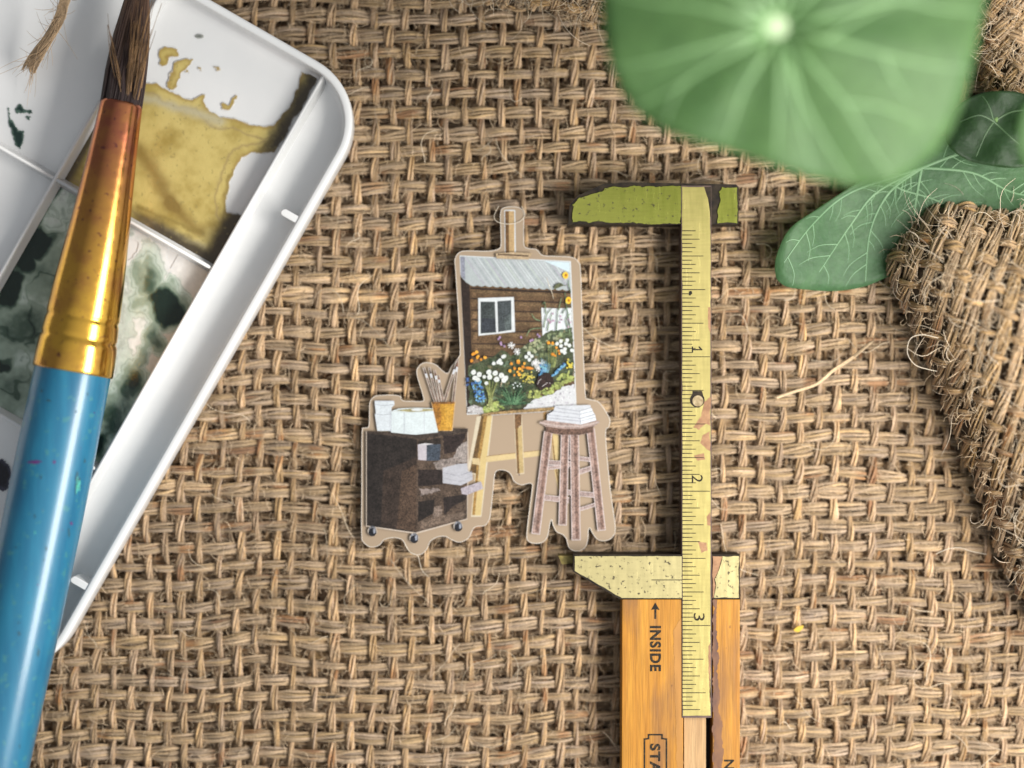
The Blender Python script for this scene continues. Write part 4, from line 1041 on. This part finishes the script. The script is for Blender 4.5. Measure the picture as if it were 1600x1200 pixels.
for a_, b_ in zip(fr[:-1], fr[1:]):
    e = (b_ - a_) / np.hypot(*(b_ - a_)); nn_ = np.array([-e[1], e[0]]) * 1.2; a2 = a_ - e * 1.2; b2 = b_ + e * 1.2; k = len(vs)
    zz = ZL + 0.0003 * (len(fs) % 2)
    vs += [W(*(a2 + nn_), zz), W(*(b2 + nn_), zz), W(*(b2 - nn_), zz), W(*(a2 - nn_), zz)]; fs.append((k, k + 1, k + 2, k + 3))
mesh_py('stamp_frame', vs, fs, M['ink'], body)

# ------------------------------------------------------------------ plant
def leafmat(name, c1, c2, rough=0.5):
    t = NT(name)
    c = t.ramp(t.noise(1.1, 4), [(0.35, c1), (0.7, c2)])
    c = t.mix(0.6, c, t.mix(1.0, c, t.ramp(t.noise(7, 6, rough=.7), [(0.35, .72), (0.68, 1.25)]), 'MULTIPLY'))
    t.set(Base_Color=c, Roughness=rough)
    t.p.inputs['Sheen Weight'].default_value = 0.12
    t.bump(t.noise(9, 6), 0.35, 0.05)
    tr = t.n.new('ShaderNodeBsdfTranslucent'); t.link(t.mix(0.5, c, (0.34, 0.70, 0.02)), tr.inputs['Color'])
    ms = t.n.new('ShaderNodeMixShader'); ms.inputs[0].default_value = 0.5
    out = t.n['Material Output']; t.link(t.p.outputs[0], ms.inputs[1]); t.link(tr.outputs[0], ms.inputs[2]); t.link(ms.outputs[0], out.inputs['Surface'])
    return t.m
M['leaf'] = leafmat('leaf_green', (0.095, 0.20, 0.068), (0.135, 0.255, 0.09))
M['leafd'] = leafmat('leaf_deep_green', (0.085, 0.19, 0.085), (0.15, 0.28, 0.135))
M['veink'] = m_plain('leaf_vein_shaded', (0.05, 0.10, 0.04), (0.08, 0.14, 0.06), 3, .5)  # veins of the small leaf, darkened to match its painted shade
M['leafk'] = leafmat('leaf_shaded_green', (0.018, 0.05, 0.016), (0.035, 0.08, 0.03))  # shade from the leaves above is painted into this darker green
M['vein'] = m_plain('leaf_vein', (0.13, 0.25, 0.095), (0.165, 0.295, 0.12), 3, .5)
M['veind'] = m_plain('leaf_vein_pale', (0.115, 0.23, 0.11), (0.165, 0.29, 0.15), 3, .5)
M['stem'] = m_plain('plant_stem', (0.10, 0.19, 0.06), (0.16, 0.26, 0.09), 4, .5)
plant = thing('nasturtium_plant', W(1700, 120, 0.15), 'green plant with round pale-veined leaves reaching over the cloth at the upper right', 'plant')
def leaf(outline, center, zf, mat, vmat, veins, vw, label, thick=0.02):
    ol = catmull(outline, 6); c0 = np.array(center, float); n = len(ol)
    ths = np.linspace(0, 1, 15)[1:]
    V = []; px = [c0]
    for s in ths:
        for p in ol: px.append(c0 + (p - c0) * s)
    px = np.array(px); z = zf(px[:, 0], px[:, 1])
    V = W(px[:, 0], px[:, 1], z)
    F_ = [(0, 1 + (i + 1) % n, 1 + i) for i in range(n)]
    for k in range(len(ths) - 1):
        for i in range(n):
            j = (i + 1) % n
            F_.append((1 + k * n + i, 1 + k * n + j, 1 + (k + 1) * n + j, 1 + (k + 1) * n + i))
    o = mesh_py('leaf', V, F_, mat, plant, smooth=True)
    b = bmesh.new(); b.from_mesh(o.data); bmesh.ops.recalc_face_normals(b, faces=b.faces)
    if sum(f_.normal.z for f_ in b.faces) < 0: bmesh.ops.reverse_faces(b, faces=b.faces)
    b.to_mesh(o.data); b.free()
    sm = o.modifiers.new('thick', 'SOLIDIFY'); sm.thickness = thick; sm.offset = -1
    o['label'] = label
    acv = []; acq = []; nn_ = 0
    for pts, w0, w1 in veins:
        p = catmull(pts, 8, False); K = len(p)
        z = zf(p[:, 0], p[:, 1])
        P = W(p[:, 0], p[:, 1], z + 0.002)[None]
        v_, q_ = tubes(P, np.linspace(w0, w1, K)[None] / 100 * vw, 8)
        # flatten the ribs against the blade
        zc = np.repeat(P[0, :, 2], 8); v_[:, 2] = zc + (v_[:, 2] - zc) * 0.35
        acv.append(v_); acq.append(q_ + nn_); nn_ += len(v_)
    mesh_np('veins', np.concatenate(acv), np.concatenate(acq), vmat, o)
    return o
big = [(940, -20), (944, 60), (962, 125), (1000, 180), (1062, 214), (1130, 234), (1200, 257), (1270, 279), (1335, 291), (1390, 289), (1432, 264), (1470, 228), (1500, 170), (1520, 100), (1532, 40), (1542, -20), (1530, -130), (1450, -250), (1330, -320), (1180, -330), (1050, -260), (970, -150)]
cb = (1214, 42); ZBIG = 6.0
def z_big(x, y):
    r = np.hypot(x - cb[0], y - cb[1]) / 300
    return ZBIG - 0.25 * np.exp(-(r / .12) ** 2) + 0.10 * r - 0.35 * r ** 2 + 0.05 * np.sin(9 * np.arctan2(y - cb[1], x - cb[0])) * r - 0.0006 * (y - 42)
vb = []
for tip, mid in (((955, 105), (1080, 78)), ((990, 168), (1095, 110)), ((1130, 226), (1160, 140)), ((1212, 252), (1216, 150)), ((1272, 272), (1240, 150)), ((1395, 280), (1318, 160)), ((1330, 286), (1255, 160)), ((1515, 108), (1380, 84)), ((1532, 20), (1400, 0)),
                 ((1480, -190), (1340, -80)), ((1330, -300), (1270, -140)), ((1200, -310), (1206, -120)), ((1060, -240), (1130, -110)), ((960, -120), (1080, -50)), ((950, -10), (1080, 10))):
    vb.append(((cb, ((cb[0] + mid[0]) / 2 + 2, (cb[1] + mid[1]) / 2), mid, ((mid[0] + tip[0]) / 2, (mid[1] + tip[1]) / 2 + 4), tip), 5.0, 1.0))
vb += [(((1380, 84), (1395, 120), (1420, 160)), 3, .8), (((1318, 160), (1370, 165), (1440, 190)), 3, .8), (((1340, -80), (1420, -40), (1500, -60)), 3, .8), (((1290, 60), (1360, 20), (1440, -10)), 3, .8), (((1095, 110), (1060, 140), (1040, 190)), 3, .8)]
bigleaf = leaf(big, cb, z_big, M['leaf'], M['vein'], vb, 1.0, 'large pale green round leaf nearest the viewer')
# pale navel where the stalk joins
vs = [W(cb[0], cb[1], ZBIG - 0.16)]; K = 20
for k in range(K): vs.append(W(cb[0] + 20 * math.cos(2 * math.pi * k / K), cb[1] + 20 * math.sin(2 * math.pi * k / K), float(z_big(cb[0] + 20 * math.cos(2 * math.pi * k / K), cb[1] + 20 * math.sin(2 * math.pi * k / K))) + .02))
mesh_py('leaf_navel', vs, [(0, 1 + k, 1 + (k + 1) % K) for k in range(K)], m_plain('navel_pale', (.46, .58, .36), (.36, .50, .28), 6, .5), bigleaf, smooth=True)
low = [(1212, 428), (1214, 398), (1235, 357), (1275, 328), (1320, 298), (1375, 262), (1440, 225), (1500, 205), (1560, 195), (1640, 175), (1700, 230), (1690, 330), (1600, 345), (1520, 360), (1470, 395), (1430, 425), (1390, 432), (1350, 448), (1300, 455), (1240, 450), (1220, 442)]
cl = (1440, 262)
def z_low(x, y):
    return 0.42 + 0.30 * np.exp(-((x - 1215) / 70) ** 2) + 0.03 * np.sin(x / 31.0) * np.sin(y / 24.0) + 0.05 * np.sin((x + y) / 60.0)
vl_ = [((cl, (1370, 300), (1330, 350), (1280, 425)), 3.0, .8), ((cl, (1390, 300), (1360, 360), (1352, 440)), 3.0, .8), ((cl, (1330, 300), (1270, 350), (1225, 410)), 3, .8), ((cl, (1430, 320), (1425, 370), (1405, 410)), 2.6, .8), ((cl, (1400, 290), (1455, 310), (1500, 330)), 2.6, .8),
       ((cl, (1500, 240), (1560, 230), (1640, 235)), 3, 1), ((cl, (1520, 270), (1580, 300), (1640, 310)), 2.6, 1)]
rv_ = random.Random(5)
for (pts, w0, w1) in list(vl_):
    p = catmull(pts, 5, False)
    for k in range(2, len(p) - 1, 1):
        T_ = p[k + 1] - p[k]; T_ /= np.hypot(*T_); sgn = 1 - 2 * ((k // 2) % 2); Nn = np.array([-T_[1], T_[0]]) * sgn; L = rv_.uniform(20, 46)
        a_ = p[k]; b_ = a_ + (T_ * .8 + Nn) * L * .5 + np.array([rv_.uniform(-3, 3), rv_.uniform(-3, 3)]); c_ = b_ + (T_ * .9 + Nn * .5) * L * .5
        vl_.append(((tuple(a_), tuple(b_), tuple(c_)), 1.1, .4))
vl_ = [v for v in vl_ if all(sdf(catmull(low, 4), np.array([q[0]]), np.array([q[1]]))[0] > 2 for q in v[0])]
leaf(low, cl, z_low, M['leafd'], M['veind'], vl_, 1.0, 'smaller bluish green leaf beneath, tucked under the burlap fold')
dk = [(1478, 215), (1490, 175), (1520, 150), (1560, 142), (1610, 150), (1650, 190), (1640, 240), (1590, 262), (1530, 255), (1495, 240)]
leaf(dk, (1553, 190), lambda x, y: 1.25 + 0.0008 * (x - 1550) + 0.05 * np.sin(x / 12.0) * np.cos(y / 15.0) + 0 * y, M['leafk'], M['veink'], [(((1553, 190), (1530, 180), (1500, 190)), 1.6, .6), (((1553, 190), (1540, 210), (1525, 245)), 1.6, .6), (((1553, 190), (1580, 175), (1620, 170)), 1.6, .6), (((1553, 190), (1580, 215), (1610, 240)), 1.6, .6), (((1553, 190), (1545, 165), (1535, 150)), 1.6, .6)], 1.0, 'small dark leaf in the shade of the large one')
bl = [(1590, 215), (1600, 165), (1650, 120), (1720, 120), (1770, 180), (1760, 260), (1690, 300), (1620, 280), (1597, 250)]
leaf(bl, (1680, 205), lambda x, y: 4.2 + 0 * x + 0 * y, M['leaf'], M['vein'], [(((1680, 205), (1640, 205), (1605, 210)), 3, 1), (((1680, 205), (1650, 240), (1630, 270)), 3, 1), (((1680, 205), (1650, 170), (1625, 150)), 3, 1), (((1680, 205), (1720, 190), (1755, 200)), 3, 1)], 1.0, 'bright leaf cut off by the right edge')
def stem(p3, r0, r1):
    P = catmull(np.array(p3), 8, False)[None]
    v, q = tubes(P, np.linspace(r0, r1, P.shape[1])[None], 10)
    mesh_np('stem', v, q, M['stem'], plant)
rt = tuple(W(1720, 120, 0.12))
stem([tuple(W(1214, 42, 5.72)), tuple(W(1235, 60, 5.2)), tuple(W(1340, 120, 3.0)), tuple(W(1440, 165, 1.3)), tuple(W(1505, 195, .85)), tuple(W(1570, 200, .6)), tuple(W(1650, 165, .4)), rt], .07, .10)
stem([tuple(W(1450, 262, .34)), tuple(W(1540, 240, .30)), tuple(W(1640, 190, .26)), rt], .05, .08)
stem([tuple(W(1553, 190, 1.2)), tuple(W(1590, 150, .95)), tuple(W(1650, 130, .6)), rt], .045, .07)
stem([tuple(W(1680, 205, 4.15)), tuple(W(1690, 180, 2.6)), tuple(W(1700, 140, 1.0)), rt], .05, .07)

# ------------------------------------------------------------------ loose fibres
def strand_bundle(name, label, cat, path, nf, rad, spread0, spread1, twist, col, fr=0.9, seed=0):
    r = np.random.default_rng(seed); p = np.array(path, float)
    c = catmull(p, 10, False); K = len(c); t_ = np.linspace(0, 1, K)
    a = r.uniform(0, 6.28, nf); q_ = np.sqrt(r.uniform(.1, 1, nf))
    sp = (spread0 + (spread1 - spread0) * t_ ** 3)[None] * q_[:, None]
    ang = a[:, None] + twist * t_[None] + 0.5 * np.sin(7 * t_[None] + a[:, None] * 3)
    P = c[None] + np.stack([sp * np.cos(ang), sp * np.sin(ang) * .7, sp * np.sin(ang + 1) * .6], -1) / 100
    v, q = tubes(P, rad / 100 * r.uniform(.6, 1.3, nf)[:, None] * np.clip((r.uniform(.86, 1.12, nf)[:, None] - t_[None]) * 9, .02, 1), 4)
    cc = np.array(col)[None] * r.uniform(.6, 1.3, nf)[:, None]
    ac = Acc(); ac.add(v, q, np.repeat(cc, K * 4, 0))
    if spread1 > 5:
        m_ = 70; i0 = r.integers(int(K * .15), K - 4, m_); u_ = np.linspace(0, 1, 8)[None, :, None]
        d_ = c[np.minimum(i0 + 6, K - 1)] - c[i0]; d_ /= np.linalg.norm(d_, axis=1, keepdims=True) + 1e-6
        side = r.normal(0, .75, (m_, 3)); side[:, 2] *= .4
        P2 = c[i0][:, None] + (d_ + side)[:, None] * u_ * r.uniform(.1, .42, m_)[:, None, None] + r.normal(0, .05, (m_, 1, 3)) + (side[:, ::-1])[:, None] * .12 * u_ ** 2
        v2, q2_ = tubes(P2, rad / 150 * (1 - .6 * u_[:, :, 0]), 3); ac.add(v2, q2_, np.repeat(np.array(col)[None] * r.uniform(.8, 1.7, m_)[:, None], 8 * 3, 0))
    o = ac.build(name, M['jute'], loc=c[0])
    return tag(o, label, cat)
strand_bundle('jute_twine', 'frayed end of brown jute twine hanging over the palette in the top left corner', 'twine',
              [W(112, -60, 1.6), W(104, -10, 1.3), W(92, 30, 1.05), (W(74, 62, .9)), (W(54, 92, .72)), W(46, 106, .62)], 150, .75, 9, 15, 2.4, (.42, .29, .17), seed=4)
strand_bundle('jute_strand', 'short pale strand of jute lying loose between the rule and the right burlap fold', 'strand',
              [W(1213, 621, .17), W(1240, 612, .2), W(1275, 600, .22), W(1302, 578, .25), W(1330, 560, .27), W(1362, 534, .3)], 7, 1.6, 2.2, 2.0, 4.0, (.60, .44, .27), seed=5)
def hair(label, pts, z, rad=0.7):
    c = catmull(np.array(pts, float), 10, False); t_ = np.linspace(0, 1, len(c))
    P = W(c[:, 0], c[:, 1], z + 0.05 * np.sin(t_ * 6))[None]
    v, q = tubes(P, rad / 100, 4)
    o = mesh_np('loose_fibre', v, q, M['pale'], loc=P[0, 0]); return tag(o, label, 'fibre')
M['pale'] = m_plain('pale_fibre', (.66, .58, .46), rough=.5)
hair('fine curled fibre looped over the top tab of the sticker', [(779, 322), (772, 338), (778, 347), (795, 350), (812, 346), (820, 335), (815, 322)], .30, .5)
hair('white looping fibre sticking out from the left edge of the rolled burlap fold', [(1466, 528), (1440, 523), (1422, 530), (1418, 552), (1430, 570), (1450, 577), (1464, 580)], 1.15, .6)
hair('fine pale fibre crossing the lower edge of the sticker cart', [(632, 850), (640, 862), (652, 868), (656, 880), (660, 892), (670, 902)], .30, .5)
hair('long thin fibre arching over the cloth below the rolled burlap fold', [(1462, 866), (1480, 858), (1500, 856), (1520, 862), (1542, 866)], .35, .55)
hair('short fine fibre lying on the printed roof of the sticker', [(854, 433), (858, 446), (862, 456), (865, 467)], .31, .45)
pf = mesh_py('petal_fleck', *pprism([(1240, 984), (1246, 979), (1256, 977), (1254, 983), (1248, 988), (1242, 987)], .13, .16), m_plain('yellow_petal', (.55, .36, .02), rough=.6), loc=W(1248, 983, .13))
tag(pf, 'tiny yellow petal fleck on the cloth to the right of the rule', 'petal')

# ------------------------------------------------------------------ light, world, camera
def area(name, loc, target, sx, sy, power, color):
    l = bpy.data.lights.new(name, 'AREA'); l.shape = 'RECTANGLE'; l.size = sx; l.size_y = sy; l.energy = power; l.color = color
    o = bpy.data.objects.new(name, l); COL.objects.link(o); o.location = loc
    o.rotation_euler = (Vector(target) - Vector(loc)).to_track_quat('-Z', 'Y').to_euler()
    return o
area('window_light', (14, -3.2, 17), (0, 0, 0), 18, 8.5, 9200, (1.0, 0.965, 0.91))
w = bpy.data.worlds.new('World'); S.world = w; w.use_nodes = True
nt = w.node_tree; bg = nt.nodes['Background']
tc = nt.nodes.new('ShaderNodeTexCoord'); mp = nt.nodes.new('ShaderNodeVectorMath'); mp.operation = 'DOT_PRODUCT'
nt.links.new(tc.outputs['Generated'], mp.inputs[0]); mp.inputs[1].default_value = (0.78, -0.40, 0.48)
rp = nt.nodes.new('ShaderNodeValToRGB'); mr = nt.nodes.new('ShaderNodeMapRange'); mr.inputs[1].default_value = -1; mr.inputs[2].default_value = 1
nt.links.new(mp.outputs['Value'], mr.inputs[0]); nt.links.new(mr.outputs[0], rp.inputs['Fac'])
e = rp.color_ramp.elements; e[0].position = 0.42; e[0].color = (.20, .21, .23, 1); e[1].position = 1.0; e[1].color = (.95, .98, 1.0, 1); e3 = e.new(0.72); e3.color = (.62, .64, .66, 1)
nt.links.new(rp.outputs['Color'], bg.inputs['Color']); bg.inputs['Strength'].default_value = 0.82

cam = bpy.data.cameras.new('camera'); co = bpy.data.objects.new('camera', cam); COL.objects.link(co)
co.location = (0, 0, D); cam.sensor_width = 36; cam.lens = 36 * D / 16; cam.clip_start = 0.1; cam.clip_end = 200
cam.dof.use_dof = True; cam.dof.focus_distance = D - 0.82
AP = 1.32                                      # lens opening in scene units
cam.dof.aperture_fstop = cam.lens / 1000 / AP
S.camera = co
S.render.engine = 'CYCLES'
S.render.resolution_x, S.render.resolution_y = 1024, 768
vs_ = S.view_settings; vs_.view_transform = 'Standard'; vs_.look = 'None'; vs_.exposure = 0.0; vs_.gamma = 1.0; vs_.use_curve_mapping = False
